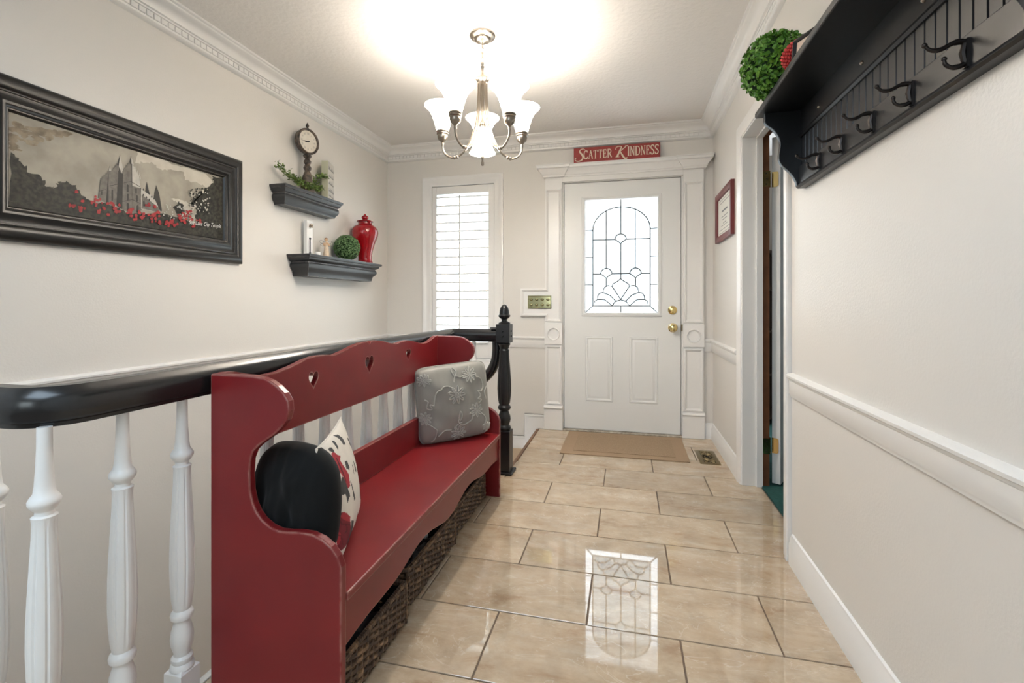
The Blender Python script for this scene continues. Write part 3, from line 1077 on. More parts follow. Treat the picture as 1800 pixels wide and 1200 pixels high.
hearts = [heart(YM - 0.355, 0.795, 0.027, 0.033), heart(YM, 0.803, 0.034, 0.042), heart(YM + 0.355, 0.803, 0.027, 0.033)]
MB().prism([(YA, 0.655)] + top + [(YZ, 0.655)], on_left(-1.02), -0.021, 0.0, holes=hearts).build('backrest', RED, bench, bevel=0.003)
MB().box(-1.022, -1.0, YA, YZ, 0.345, 0.480).build('lower_back_board', RED, bench, bevel=0.003)
MB().box(-1.022, -0.658, YA, YZ, 0.323, 0.345).build('seat', RED, bench, bevel=0.004)
ap = [(0.0, 0.210), (0.05, 0.213), (0.11, 0.226), (0.17, 0.240), (0.235, 0.247), (0.29, 0.244), (0.34, 0.235), (0.40, 0.222), (0.45, 0.216), (0.52, 0.214), (0.60, 0.214), (0.66, 0.209), (0.7165, 0.203)]
bot = [(YM + a, z) for a, z in reversed(ap)] + [(YM - a, z) for a, z in ap[1:]]
MB().prism([(YA, 0.323), (YZ, 0.323)] + bot, on_left(-0.692), 0, 0.020).build('apron', RED, bench, bevel=0.003)

# ================================================================== BASKETS under the bench
DARKST = mat('dark_contents', (0.012, 0.012, 0.013), 0.6, var=(30, (0.03, 0.03, 0.032)))


def basket(x1, y0, y1, label):
    x0, h = x1 - 0.29, 0.136
    t = thing('basket', ((x0 + x1) / 2, (y0 + y1) / 2, 0), label, 'basket', 'woven baskets under the bench')
    rnd = random.Random(int(y0 * 1000))
    nx, ny = 10, int((y1 - y0) / 0.03)
    if ny % 2:
        ny += 1
    stakes = [(x1, y0 + (y1 - y0) * i / ny, 1, 0) for i in range(ny)]
    stakes += [(x1 - (x1 - x0) * i / nx, y1, 0, 1) for i in range(nx)]
    stakes += [(x0, y1 - (y1 - y0) * i / ny, -1, 0) for i in range(ny)]
    stakes += [(x0 + (x1 - x0) * i / nx, y0, 0, -1) for i in range(nx)]
    N = len(stakes)
    nr = 11
    for r in range(nr):
        z = 0.010 + (h - 0.026) * (r + 0.5) / nr
        pts, rs = [], []
        for i in range(N):
            for k in (0, 0.5):
                a, b = stakes[i], stakes[(i + 1) % N]
                px, py = a[0] + (b[0] - a[0]) * k, a[1] + (b[1] - a[1]) * k
                nxx, nyy = (a[2], a[3])
                amp = (0.0062 if k == 0 else 0.0) * (1 if (i + r) % 2 else -1)
                jz = rnd.uniform(-0.0022, 0.0022)
                pts.append((px + nxx * (amp - 0.006), py + nyy * (amp - 0.006), z + jz))
                rs.append(0.0062 + rnd.uniform(-0.001, 0.0012))
        MB().tube(pts, rs, 6, closed=True).build('woven_strand', WICKER, t)
    mb = MB()
    for a in stakes:
        mb.tube([(a[0] - a[2] * 0.006, a[1] - a[3] * 0.006, 0.003), (a[0] - a[2] * 0.006, a[1] - a[3] * 0.006, h - 0.006)], 0.0045, 5)
    mb.build('stake', WICKER, t, kind='stuff')
    # wrapped rim
    ring = [(x1 - 0.006, y0 + 0.006), (x1 - 0.006, y1 - 0.006), (x0 + 0.006, y1 - 0.006), (x0 + 0.006, y0 + 0.006)]
    pts = []
    for i in range(4):
        a, b = Vector(ring[i]), Vector(ring[(i + 1) % 4])
        n = int((b - a).length / 0.0045)
        for k in range(n):
            p = a + (b - a) * k / n
            pts.append((p.x, p.y, h - 0.004))
    rs = [0.0095 if i % 2 else 0.0075 for i in range(len(pts))]
    MB().tube(pts, rs, 7, closed=True).build('rim', WICKER, t)
    MB().box(x0 + 0.012, x1 - 0.012, y0 + 0.012, y1 - 0.012, 0.003, 0.010).build('basket_base', WICKER, t)
    # near-black sheet; the basket's inner shade is put into its colour
    MB().sweep([(x0 + 0.014, y0 + 0.014), (x1 - 0.014, y0 + 0.014), (x1 - 0.014, y1 - 0.014), (x0 + 0.014, y1 - 0.014)], [(0, 0.011), (0.002, 0.011), (0.002, h - 0.012), (0, h - 0.012)], closed=True).build('dark_inner_sheet', DARK, t)
    return t


BK = [(-0.700, 1.035, 1.425, 'dark brown woven basket under the near end of the red bench'),
      (-0.722, 1.480, 1.940, 'dark brown woven basket under the middle of the red bench'),
      (-0.738, 1.975, 2.435, 'dark brown woven basket under the far end of the red bench')]
for x1, y0, y1, lb in BK:
    basket(x1, y0, y1, lb)


def lumps(name, x0, x1, y0, y1, zb, label, extra):
    mb = MB()
    n = 26
    for i in range(n + 1):
        for k in range(n + 1):
            x, y = x0 + (x1 - x0) * i / n, y0 + (y1 - y0) * k / n
            e = min(1, 6 * min(i / n, 1 - i / n, k / n, 1 - k / n) + 0.1)
            mb.v.append((x, y, zb + e * (0.058 + 0.040 * noise.noise(Vector((x * 14, y * 14, 3))) + 0.02 * noise.noise(Vector((x * 40, y * 40, 1))))))
    for i in range(n):
        for k in range(n):
            a = i * (n + 1) + k
            mb.add([], [])
            mb.f.append([a, a + 1, a + n + 2, a + n + 1])
            mb.mi.append(0)
            mb.sm.append(True)
    m = len(mb.v)
    rim_ = [i * (n + 1) for i in range(n + 1)] + [n * (n + 1) + k for k in range(1, n + 1)] + [i * (n + 1) + n for i in range(n - 1, -1, -1)] + [k for k in range(n - 1, 0, -1)]
    mb.v += [(mb.v[i][0], mb.v[i][1], zb) for i in rim_]
    for i in range(len(rim_)):
        j = (i + 1) % len(rim_)
        mb.f.append([rim_[i], rim_[j], m + j, m + i])
        mb.mi.append(0)
        mb.sm.append(True)
    mb.f.append([m + i for i in range(len(rim_))])
    mb.mi.append(0)
    mb.sm.append(False)
    for c, r in extra:
        mb.ball(c, r, 8, 6, mi=1)
    o = mb.build(name, [DARKST, SHINE], None)
    return tag(o, label, 'contents')


lumps('dark_bundle', -0.965, -0.725, 1.06, 1.40, 0.011, 'dark bundle inside the near basket under the bench', [])
lumps('dark_bundle', -0.985, -0.750, 1.505, 1.915, 0.011, 'dark bundle with one pale button inside the middle basket', [((-0.80, 1.80, 0.092), 0.012)])
lumps('dark_bundle', -1.0, -0.768, 2.0, 2.41, 0.011, 'dark bundle with pale specks inside the far basket', [((-0.82 - 0.014 * (i % 3), 2.22 + 0.02 * i, 0.086), 0.004) for i in range(6)])


# ================================================================== CUSHIONS
class Cushion:
    def __init__(self, c, u, v, W, H, T, pinch=0.07, pw=0.5, wr=0.004, seed=0, rnd=2.0):
        self.c, self.u = Vector(c), Vector(u).normalized()
        v = Vector(v)
        self.v = (v - self.u * v.dot(self.u)).normalized()
        self.n = self.u.cross(self.v).normalized()
        self.W, self.H, self.T, self.pinch, self.pw, self.wr, self.seed, self.rnd = W, H, T, pinch, pw, wr, seed, rnd

    def at(self, s, t, side, off=0.0):
        if self.rnd > 2.0:                       # rounded outline: squeeze the square into a superellipse
            k = (abs(s) ** self.rnd + abs(t) ** self.rnd) ** (1 / self.rnd)
            m = max(abs(s), abs(t))
            f = m / k if k > 1e-6 else 1
            x, y = s * f, t * f
            e = 1 - m ** 2
        else:
            x = s * (1 - self.pinch * (1 - t * t))
            y = t * (1 - self.pinch * (1 - s * s))
            e = (1 - s * s) * (1 - t * t)
        h = self.T / 2 * max(0, e) ** self.pw
        wv = self.wr * noise.noise(Vector((x * 2.2 + self.seed, y * 2.2, side * 3.1))) * 2 + self.wr * 0.8 * noise.noise(Vector((x * 7 + self.seed, y * 2.5, side * 5.3)))
        h = (h + wv * max(0, e) ** 0.5 + off)
        return self.c + self.u * (x * self.W / 2) + self.v * (y * self.H / 2) + self.n * (h * side)

    def build(self, name, mats, parent, n=48, paint=None):
        mb = MB()
        for side in (1, -1):
            o = len(mb.v)
            for i in range(n + 1):
                for k in range(n + 1):
                    mb.v.append(tuple(self.at(-1 + 2 * i / n, -1 + 2 * k / n, side)))
            for i in range(n):
                for k in range(n):
                    a = o + i * (n + 1) + k
                    q = [a, a + n + 1, a + n + 2, a + 1]
                    mb.f.append(q if side > 0 else q[::-1])
                    mb.mi.append(paint((-1 + 2 * (i + 0.5) / n), (-1 + 2 * (k + 0.5) / n), side) if paint else 0)
                    mb.sm.append(True)
        ob = mb.build(name, mats, parent, recalc=False)
        bm = bmesh.new()
        bm.from_mesh(ob.data)
        bmesh.ops.remove_doubles(bm, verts=bm.verts, dist=0.00005)
        bm.to_mesh(ob.data)
        bm.free()
        return ob

    def piping(self, r, name, m, parent):
        pts = []
        n = 30
        for a, b in (((-1, -1), (1, -1)), ((1, -1), (1, 1)), ((1, 1), (-1, 1)), ((-1, 1), (-1, -1))):
            for k in range(n):
                q = k / n
                pts.append(self.at(a[0] + (b[0] - a[0]) * q, a[1] + (b[1] - a[1]) * q, 1))
        MB().tube(pts, r, 6, closed=True).build(name, m, parent)


def inpoly(x, y, poly):
    c = False
    j = len(poly) - 1
    for i in range(len(poly)):
        xi, yi = poly[i]
        xj, yj = poly[j]
        if (yi > y) != (yj > y) and x < (xj - xi) * (y - yi) / (yj - yi) + xi:
            c = not c
        j = i
    return c


# black cushion
U = (-0.40, 0.92, 0)
t = thing('cushion', (-0.85, 1.10, 0.345), 'plump black velvet cushion at the near end of the red bench', 'cushion')
cu = Cushion((-0.862, 1.096, 0.508), (1, -0.10, -0.06), (-0.22, 0.03, 1), 0.265, 0.335, 0.135, pw=0.42, wr=0.008, seed=4, rnd=2.9)
cu.build('cover', BLACKF, t, 56)
# floral cushion
t = thing('cushion', (-0.78, 1.24, 0.345), 'cream cushion printed with red roses and dark leaves on the red bench', 'cushion')
fc = Cushion((-0.830, 1.249, 0.515), (-0.137, 0.316, 0), (-0.025, -0.097, 0.315), 0.35, 0.31, 0.085, pinch=0.05, pw=0.55, wr=0.003, seed=9)


def lf(cx, cy, a, L, wd):
    ca, sa = math.cos(math.radians(a)), math.sin(math.radians(a))
    pts = [(0, 0), (0.25, 0.7), (0.55, 1), (0.85, 0.6), (1, 0), (0.85, -0.6), (0.55, -1), (0.25, -0.7)]
    return [(cx + x * L * ca - y * wd * sa, cy + x * L * sa + y * wd * ca) for x, y in pts]


def petal(cx, cy, r, seed, n=14):
    rr = random.Random(seed)
    return [(cx + r * (1 + rr.uniform(-0.16, 0.16)) * math.cos(2 * PI * k / n), cy + r * (1 + rr.uniform(-0.16, 0.16)) * math.sin(2 * PI * k / n)) for k in range(n)]


# paint list: (polygon in cushion coordinates, material index) later wins
FP = [([(-1.0, -0.22), (-0.98, -0.18), (-0.9, -0.18), (-0.78, -0.28), (-0.58, -0.54), (-0.52, -0.82), (-0.52, -0.94), (-0.87, -0.85), (-0.99, -0.81), (-1.0, -0.57), (-1.0, -0.4)], 2), ([(-1.0, -0.18), (-0.99, -0.11), (-0.87, -0.08), (-0.85, -0.2), (-0.91, -0.22), (-0.99, -0.2)], 1), ([(-0.88, -0.29), (-0.79, -0.26), (-0.69, -0.34), (-0.57, -0.48), (-0.59, -0.56), (-0.77, -0.43)], 1), ([(-1.0, -0.37), (-0.94, -0.35), (-0.96, -0.48), (-0.91, -0.58), (-0.94, -0.67), (-1.0, -0.71), (-1.0, -0.57)], 1), ([(-0.91, -0.22), (-0.89, -0.24), (-0.87, -0.41), (-0.56, -0.63), (-0.56, -0.65), (-0.89, -0.42)], 4), ([(-0.97, -0.54), (-0.9, -0.6), (-0.87, -0.79), (-0.89, -0.78), (-0.92, -0.6), (-0.97, -0.56)], 4), ([(-0.82, -0.44), (-0.7, -0.57), (-0.71, -0.67), (-0.83, -0.62), (-0.82, -0.61), (-0.76, -0.62), (-0.74, -0.56)], 4), ([(-0.65, 0.79), (-0.5, 0.77), (-0.45, 0.69), (-0.35, 0.62), (-0.44, 0.56), (-0.4, 0.43), (-0.33, 0.22), (-0.39, 0.02), (-0.48, 0.02), (-0.52, 0.17), (-0.64, 0.44), (-0.65, 0.64)], 1), ([(-0.55, 0.66), (-0.51, 0.64), (-0.52, 0.43), (-0.48, 0.15), (-0.52, 0.17), (-0.57, 0.45)], 4), ([(-0.81, 0.04), (-0.71, 0.23), (-0.59, 0.31), (-0.51, 0.16), (-0.48, 0.02), (-0.63, -0.02)], 3), ([(-0.63, -0.02), (-0.48, 0.02), (-0.47, -0.14), (-0.61, -0.2)], 3), ([(-0.35, 0.11), (-0.3, 0.04), (-0.19, -0.34), (-0.26, -0.33)], 3), ([(-0.28, 0.48), (-0.15, 0.44), (-0.17, 0.31), (-0.24, 0.27), (-0.35, 0.36)], 3), ([(-0.91, 0.77), (-0.79, 0.74), (-0.76, 0.64), (-0.8, 0.61), (-0.88, 0.68)], 3), ([(-0.64, 0.89), (-0.5, 0.87), (-0.48, 0.78), (-0.52, 0.76), (-0.66, 0.85)], 3), ([(-0.32, 0.94), (-0.22, 0.91), (-0.26, 0.77), (-0.34, 0.75), (-0.33, 0.88)], 3), ([(-0.05, 0.97), (0.13, 0.92), (0.21, 0.8), (0.18, 0.68), (0.01, 0.71), (0.01, 0.87)], 3), ([(-1.0, 0.17), (-1.0, 0.27), (-0.97, 0.17), (-0.98, 0.06), (-1.0, -0.03), (-1.0, 0.03)], 3), ([(-1.0, 0.69), (-1.0, 0.71), (-0.98, 0.65), (-0.99, 0.64)], 3), ([(-0.52, -0.57), (-0.31, -0.69), (-0.27, -0.91), (-0.68, -0.96), (-0.74, -0.97), (-0.69, -0.87), (-0.57, -0.78)], 3), ([(0.05, 0.29), (0.07, 0.23), (0.02, 0.07), (-0.01, 0.12)], 3)]

# the far side of the print
for a in ((0.2, 0.3, -70, 0.30, 0.10), (0.5, 0.7, -60, 0.3, 0.1), (0.4, -0.3, -80, 0.34, 0.1), (0.0, -0.7, -60, 0.3, 0.1), (0.7, -0.7, 10, 0.3, 0.1)):
    FP.append((lf(*a), 3))


def floral(s, t_, side):
    r = 0
    for poly, m in FP:
        if inpoly(s, t_, poly):
            r = m
    return r


FLW = mat('floral_cream', (0.66, 0.62, 0.56), 0.8, bump=(300, 0.1, 0.001))
FLR = mat('rose_red', (0.34, 0.022, 0.035), 0.8)
FLR2 = mat('rose_dark', (0.17, 0.010, 0.020), 0.8)
FLL = mat('leaf_charcoal', (0.045, 0.045, 0.045), 0.8)
FLO = mat('rose_line', (0.10, 0.006, 0.012), 0.8)
fc.build('cover', [FLW, FLR, FLR2, FLL, FLO], t, 120, floral)
fc.piping(0.0022, 'seam', FLW, t)
# grey cushion with raised cord embroidery
t = thing('cushion', (-0.875, 2.30, 0.345), 'grey satin cushion with raised cord flowers at the far end of the bench', 'cushion')
gc = Cushion((-0.866, 2.290, 0.542), (0.76, 0.65, 0), (-0.03, 0.035, 1), 0.385, 0.385, 0.13, pinch=0.045, pw=0.42, wr=0.005, seed=2, rnd=9)
gc.u = (gc.u * math.cos(0.07) + gc.v * math.sin(0.07)).normalized()
gc.v = gc.n.cross(gc.u).normalized()
gc.build('cover', GREYF, t, 48)
gc.piping(0.003, 'seam', GREYF, t)


def flower(cx, cy, r, pet_=9):
    pts = []
    for k in range(pet_ * 8 + 1):
        a = 2 * PI * k / (pet_ * 8)
        q = r * (0.70 + 0.34 * math.cos(pet_ * a))
        pts.append((cx + q * math.cos(a), cy + q * math.sin(a)))
    return pts


def spiral(cx, cy, r):
    return [(cx + r * k / 20 * math.cos(k * 0.7), cy + r * k / 20 * math.sin(k * 0.7)) for k in range(20)]


CORD = []
for cx, cy, r in ((0.0, 0.22, 0.23), (0.42, 0.70, 0.20), (0.52, -0.28, 0.19), (0.0, -0.80, 0.20), (-0.84, 0.72, 0.17), (-0.86, -0.28, 0.16), (0.86, -0.82, 0.14)):
    CORD += [flower(cx, cy, r), spiral(cx, cy, r * 0.4)]
CORD += [smooth_poly(p) for p in ([(-0.02, 0.24), (-0.12, 0.42), (-0.32, 0.48), (-0.52, 0.36), (-0.60, 0.14), (-0.62, 0.02)], [(-0.62, 0.02), (-0.72, 0.06), (-0.68, -0.06), (-0.80, -0.02), (-0.76, 0.14), (-0.84, 0.2)],
                                  [(-0.04, 0.55), (0.02, 0.70), (0.16, 0.66), (0.30, 0.70)], [(0.0, 0.70), (-0.06, 0.84), (-0.02, 0.92), (0.06, 0.82), (0.02, 0.70)],
                                  [(0.58, 0.72), (0.74, 0.55), (0.80, 0.32), (0.72, 0.20)], [(0.72, 0.20), (0.62, 0.22), (0.68, 0.10), (0.60, 0.02), (0.70, -0.02), (0.62, -0.10)],
                                  [(0.02, -0.34), (0.0, -0.50), (0.12, -0.60), (0.34, -0.52), (0.44, -0.40)], [(0.02, -0.34), (0.06, -0.22), (0.10, -0.34), (0.04, -0.46), (0.0, -0.36)],
                                  [(0.62, -0.34), (0.78, -0.50), (0.80, -0.70), (0.72, -0.84)], [(-0.10, -0.66), (-0.02, -0.56), (0.10, -0.52)],
                                  [(-0.82, -0.40), (-0.66, -0.56), (-0.64, -0.80), (-0.74, -0.92)], [(-0.56, -0.78), (-0.40, -0.66), (-0.20, -0.68)], [(0.94, 0.30), (0.84, 0.16), (0.88, -0.05)])]
mb = MB()
for c in CORD:
    mb.tube([gc.at(max(-0.97, min(0.97, x)), max(-0.97, min(0.97, y)), 1, 0.0015) for x, y in c], 0.0033, 5)
mb.build('cord_embroidery', GREYF2, t)

# ================================================================== RAILING
rail = thing('stair_railing', (-0.92, 1.75, 0), 'black handrail on white turned balusters with black newel post behind the bench', 'railing')
RX, RY0, RY1 = -1.09, 0.672, 2.845
HP = [(-0.021, 0.808), (0.021, 0.808), (0.022, 0.816), (0.030, 0.820), (0.030, 0.825), (0.034, 0.836), (0.034, 0.858), (0.028, 0.874), (0.014, 0.886), (-0.014, 0.886), (-0.028, 0.874), (-0.034, 0.858), (-0.034, 0.836), (-0.030, 0.825), (-0.030, 0.820), (-0.022, 0.816)]
path = [(XL + 0.002, RY0)] + [(x, y) for x, y in arc(RX - 0.07, RY0 + 0.07, 0.07, -90, 0, 8)] + [(RX, RY1), (-0.778, RY1)]
path = [path[0]] + path[1:]
MB().sweep(path, HP).build('handrail', BLACK, rail)
BP = [(0.0268, 0.134), (0.0255, 0.142), (0.021, 0.147), (0.024, 0.153), (0.0235, 0.160), (0.018, 0.166), (0.0185, 0.174), (0.024, 0.192), (0.0255, 0.208), (0.0235, 0.226), (0.0175, 0.247), (0.0170, 0.253), (0.0240, 0.258), (0.0255, 0.266), (0.0235, 0.273), (0.0185, 0.279), (0.0200, 0.285), (0.0225, 0.300), (0.0255, 0.340), (0.0268, 0.385), (0.0265, 0.430), (0.0245, 0.490), (0.0215, 0.550), (0.0190, 0.600), (0.0185, 0.630), (0.0200, 0.640), (0.0150, 0.643), (0.0140, 0.650), (0.0195, 0.656), (0.0245, 0.664), (0.0250, 0.671), (0.0215, 0.678), (0.0170, 0.684), (0.0150, 0.700), (0.0130, 0.735), (0.0118, 0.770), (0.0115, 0.811)]


def bflute(z, an):
    if 0.287 < z < 0.638:
        e = min(1, (z - 0.287) / 0.012, (0.638 - z) / 0.012)
        q = abs(math.cos(an * 4))
        return 1 - 0.10 * e * max(0, 1 - q * 4)
    return 1


mb = MB()
mb.lathe(BP, (0, 0, 0), 48, flute=bflute)
ca = 0.0265
mb.prism([(-ca, -ca), (ca, -ca), (ca, ca), (-ca, ca)], XY, 0.0, 0.128)
k = len(mb.v)
mb.add([(-ca, -ca, 0.128), (ca, -ca, 0.128), (ca, ca, 0.128), (-ca, ca, 0.128), (-0.017, -0.017, 0.138), (0.017, -0.017, 0.138), (0.017, 0.017, 0.138), (-0.017, 0.017, 0.138)], [(0, 1, 5, 4), (1, 2, 6, 5), (2, 3, 7, 6), (3, 0, 4, 7), (4, 5, 6, 7)])
first = None
spots = [(RX, RY0 + 0.145 * i) for i in range(15)] + [(-0.935, RY1), (RX - 0.145, RY0), (RX - 0.29, RY0)]
for x, y in spots:
    if first is None:
        mb.xform(Matrix.Translation((x, y, 0)))
        first = mb.build('baluster', TRIM, rail, origin=(x, y, 0))
    else:
        share(first, 'baluster', (x, y, 0), rail)
# newel post
NX, NY = -0.735, 2.835
nw = MB()
c = 0.043
nw.prism([(NX - c, NY - c), (NX + c, NY - c), (NX + c, NY + c), (NX - c, NY + c)], XY, 0.803, 0.918)
c = 0.044
nw.prism([(NX - c, NY - c), (NX + c, NY - c), (NX + c, NY + c), (NX - c, NY + c)], XY, 0.014, 0.262)
NP = [(0.043, 0.255), (0.036, 0.262), (0.040, 0.270), (0.042, 0.280), (0.036, 0.290), (0.030, 0.296), (0.036, 0.312), (0.040, 0.330), (0.038, 0.350), (0.029, 0.372), (0.026, 0.384), (0.036, 0.390), (0.041, 0.398), (0.041, 0.406), (0.034, 0.414), (0.030, 0.420), (0.036, 0.432), (0.042, 0.470), (0.0445, 0.52), (0.043, 0.57), (0.038, 0.64), (0.032, 0.71), (0.030, 0.745), (0.031, 0.757), (0.026, 0.762), (0.026, 0.768), (0.030, 0.774), (0.032, 0.784), (0.037, 0.790), (0.038, 0.798), (0.030, 0.806)]


def nflute(z, an):
    if 0.425 < z < 0.75:
        e = min(1, (z - 0.425) / 0.012, (0.75 - z) / 0.012)
        q = abs(math.cos(an * 7))
        return 1 - 0.12 * e * (1 - q) ** 0.8
    return 1


nw.lathe(NP, (NX, NY, 0), 70, flute=nflute)
nwo = nw.build('newel_post', BLACKS, rail, bevel=0.003)
MB().lathe([(0.028, 0.914), (0.036, 0.918), (0.037, 0.926), (0.028, 0.932), (0.018, 0.938), (0.017, 0.946), (0.028, 0.956), (0.036, 0.964), (0.038, 0.972), (0.032, 0.977), (0.031, 0.984), (0.030, 1.000), (0.025, 1.018), (0.016, 1.032), (0.006, 1.039), (0.001, 1.040)], (NX, NY, 0), 28).build('finial', BLACKS, nwo)
MB().prism([(NX - 0.062, NY - 0.062), (NX + 0.062, NY - 0.062), (NX + 0.062, NY + 0.062), (NX - 0.062, NY + 0.062)], XY, 0.001, 0.016).build('base_plate', BLACKS, nwo, bevel=0.006)
for z in (0.845, 0.875):
    MB().ball((NX, NY - 0.044, z), 0.0055, 10, 6).build('bolt', BLACKS, nwo)
    MB().ball((NX + 0.044, NY, z), 0.0055, 10, 6).build('bolt', BLACKS, nwo)
MB().box(NX - 0.085, NX - 0.043, NY - 0.025, NY + 0.025, 0.889, 0.897).build('rail_bracket', BLACKS, nwo, bevel=0.002)
# curved easing dropping down the stairs
pts = smooth_poly([(-0.800, 2.895, 0.815), (-0.800, 2.895, 0.74), (-0.812, 2.895, 0.67), (-0.850, 2.895, 0.60), (-0.93, 2.895, 0.53), (-1.03, 2.895, 0.46), (-1.17, 2.895, 0.363)], 5)
MB().tube(pts, 0.031, 12).build('stair_handrail', BLACK, rail)

# ================================================================== FRAMED PICTURE on the left wall
pic = thing('framed_picture', (XL, 1.64, 1.265), 'wide black moulded frame with sepia print of a spired building and red flowers', 'picture')
LWm = on_left(XL)
PY0, PY1, PZ0, PZ1 = 1.065, 2.212, 1.266, 1.842
FR = [(0.0, 0.002), (0.0, 0.020), (0.004, 0.026), (0.016, 0.036), (0.028, 0.039), (0.042, 0.036), (0.050, 0.030), (0.052, 0.026), (0.056, 0.028), (0.059, 0.027), (0.061, 0.023), (0.068, 0.022), (0.080, 0.026), (0.088, 0.033), (0.094, 0.036), (0.102, 0.034), (0.106, 0.028), (0.110, 0.026), (0.113, 0.022), (0.117, 0.021), (0.121, 0.014), (0.124, 0.012), (0.124, 0.002)]
MB().sweep([(PY0, PZ0), (PY1, PZ0), (PY1, PZ1), (PY0, PZ1)], FR, LWm, closed=True).build('frame', worn_paint('frame_black', (0.012, 0.011, 0.010), (0.017, 0.015, 0.013), (0.07, 0.05, 0.035), 0.003), pic)
# the print: flat shapes on one sheet, coordinates measured on the wall plane (y, z)
IY0, IY1, IZ0, IZ1 = PY0 + 0.118, PY1 - 0.118, PZ0 + 0.118, PZ1 - 0.118


def wy(u, v):                                     # photo pixel of the print -> sheet coordinates
    a = math.radians(13.6)
    r = (u - 900) / 829
    dx, dy, dz = r * math.cos(a) - math.sin(a), r * math.sin(a) + math.cos(a), (532 - v) / 829
    t_ = (XL + 0.012) / dx
    return (t_ * dy, 1.05 + t_ * dz)


def z1_(x, y):
    return wy(100 + x / 8, 250 + y / 8)


def z2_(x, y):
    return wy(250 + x / 8.57, 280 + y / 8.57)


def clampp(p):
    return (max(IY0, min(IY1, p[0])), max(IZ0, min(IZ1, p[1])))


pm = {}
PRM = []
for nm_, c_, v_ in (('sky', (0.40, 0.365, 0.30), (9, (0.30, 0.27, 0.22), 0.12)), ('cloud', (0.60, 0.56, 0.48), (18, (0.50, 0.46, 0.39), 0.2)), ('tree', (0.016, 0.015, 0.012), (70, (0.05, 0.046, 0.034), 0.12)), ('tower', (0.12, 0.108, 0.092), (60, (0.20, 0.18, 0.155), 0.2)), ('tower_shade', (0.035, 0.032, 0.028), (40, (0.05, 0.046, 0.04), 0.2)), ('tower_light', (0.55, 0.52, 0.46), (40, (0.42, 0.40, 0.36), 0.2)), ('flower', (0.42, 0.04, 0.04), (80, (0.25, 0.02, 0.025), 0.2)), ('vignette', (0.17, 0.13, 0.09), (30, (0.34, 0.28, 0.20), 0.16)), ('script', (0.75, 0.73, 0.70), None), ('pale', (0.50, 0.48, 0.43), None)):
    pm[nm_] = len(PRM)
    PRM.append(mat('print_' + nm_, c_, 0.45, var=v_, spec=0.25))
pr = MB()
lay = [0.010]


def sheet(pts, m, raw=False):
    lay[0] += 0.00002
    pr.prism([clampp(p) for p in pts], LWm, lay[0] - 0.0004, lay[0], mi=pm[m])


sheet([(IY0, IZ0), (IY1, IZ0), (IY1, IZ1), (IY0, IZ1)], 'sky')


def ragged(pts, amp, seed, sub=5):
    rr = random.Random(seed)
    out = []
    for i in range(len(pts)):
        a, b = pts[i], pts[(i + 1) % len(pts)]
        for k in range(sub):
            q = k / sub
            out.append((a[0] + (b[0] - a[0]) * q + rr.uniform(-amp, amp), a[1] + (b[1] - a[1]) * q + rr.uniform(-amp, amp)))
    return out


# clouds upper right, dark mottling upper left
sheet(ragged([z2_(*p) for p in ((-90, 60), (60, 40), (180, 60), (300, 180), (420, 140), (620, 200), (640, 300), (900, 380), (1000, 420), (1080, 350), (960, 220), (500, 80), (200, -60), (-60, -120))], 0.006, 3), 'cloud')
sheet(ragged([z2_(*p) for p in ((430, 600), (560, 590), (700, 660), (760, 640), (800, 700), (780, 800), (620, 780), (520, 640))], 0.005, 5), 'cloud')
rv = random.Random(9)
for k in range(46):
    q = rv.random()
    x, y = 22 + 95 * q ** 1.3, 214 + 10 * q * rv.random() + (1 - q) * 55 * rv.random() ** 1.5 + 18 * q
    w_, h_ = rv.uniform(5, 15), rv.uniform(2, 5)
    sheet(ragged([wy(x + w_ * math.cos(2 * PI * i / 7), y + h_ * math.sin(2 * PI * i / 7) + 0.2 * w_ * math.cos(2 * PI * i / 7)) for i in range(7)], 0.002, k, 2), 'vignette')
# trees
sheet(ragged([wy(*p) for p in ((20, 268), (36, 282), (50, 300), (72, 310), (80, 325), (96, 330), (104, 319), (116, 318), (132, 326), (145, 342), (165, 356), (180, 372), (20, 356))], 0.006, 11), 'tree')
sheet(ragged([z2_(*p) for p in ((700, 700), (760, 660), (800, 560), (860, 480), (980, 430), (1080, 340), (1060, 260), (1260, 300), (1290, 1300), (840, 1200), (800, 860), (840, 760))], 0.007, 12), 'tree')
sheet(ragged([z2_(*p) for p in ((480, 730), (560, 640), (640, 690), (620, 790), (540, 830))], 0.006, 14), 'tree')
sheet(ragged([z1_(*p) for p in ((380, 880), (560, 850), (700, 860), (880, 930), (1000, 1000), (1500, 1000), (1800, 1080), (2100, 1240), (2100, 1400), (1600, 1300), (900, 1200), (-700, 1000), (-700, 900), (0, 880))], 0.004, 16), 'tree')
sheet([(IY0, IZ0), (IY1, IZ0), (IY1, IZ0 + 0.022), (IY0, IZ0 + 0.022)], 'tree')
# spired building
sheet([z1_(*p) for p in ((580, 780), (615, 510), (660, 480), (720, 420), (745, 330), (765, 410), (790, 380), (820, 340), (860, 300), (890, 180), (932, 360), (940, 900), (700, 860))], 'tower')
sheet([z1_(*p) for p in ((690, 860), (725, 440), (730, 860))], 'tower_shade')
sheet([z1_(*p) for p in ((840, 890), (870, 400), (930, 450), (915, 940))], 'tower_shade')
sheet([z1_(*p) for p in ((868, 300), (890, 185), (932, 360), (925, 440), (880, 360))], 'tower_light')
sheet([z1_(*p) for p in ((735, 400), (748, 335), (765, 405))], 'tower_light')
sheet([z1_(*p) for p in ((915, 940), (935, 380), (970, 340), (1000, 300), (1025, 280), (1045, 195), (1060, 330), (1060, 1000))], 'tower')
sheet([z1_(*p) for p in ((1062, 620), (1052, 310), (1072, 322), (1092, 352), (1128, 425), (1160, 480), (1178, 645))], 'tower_light')
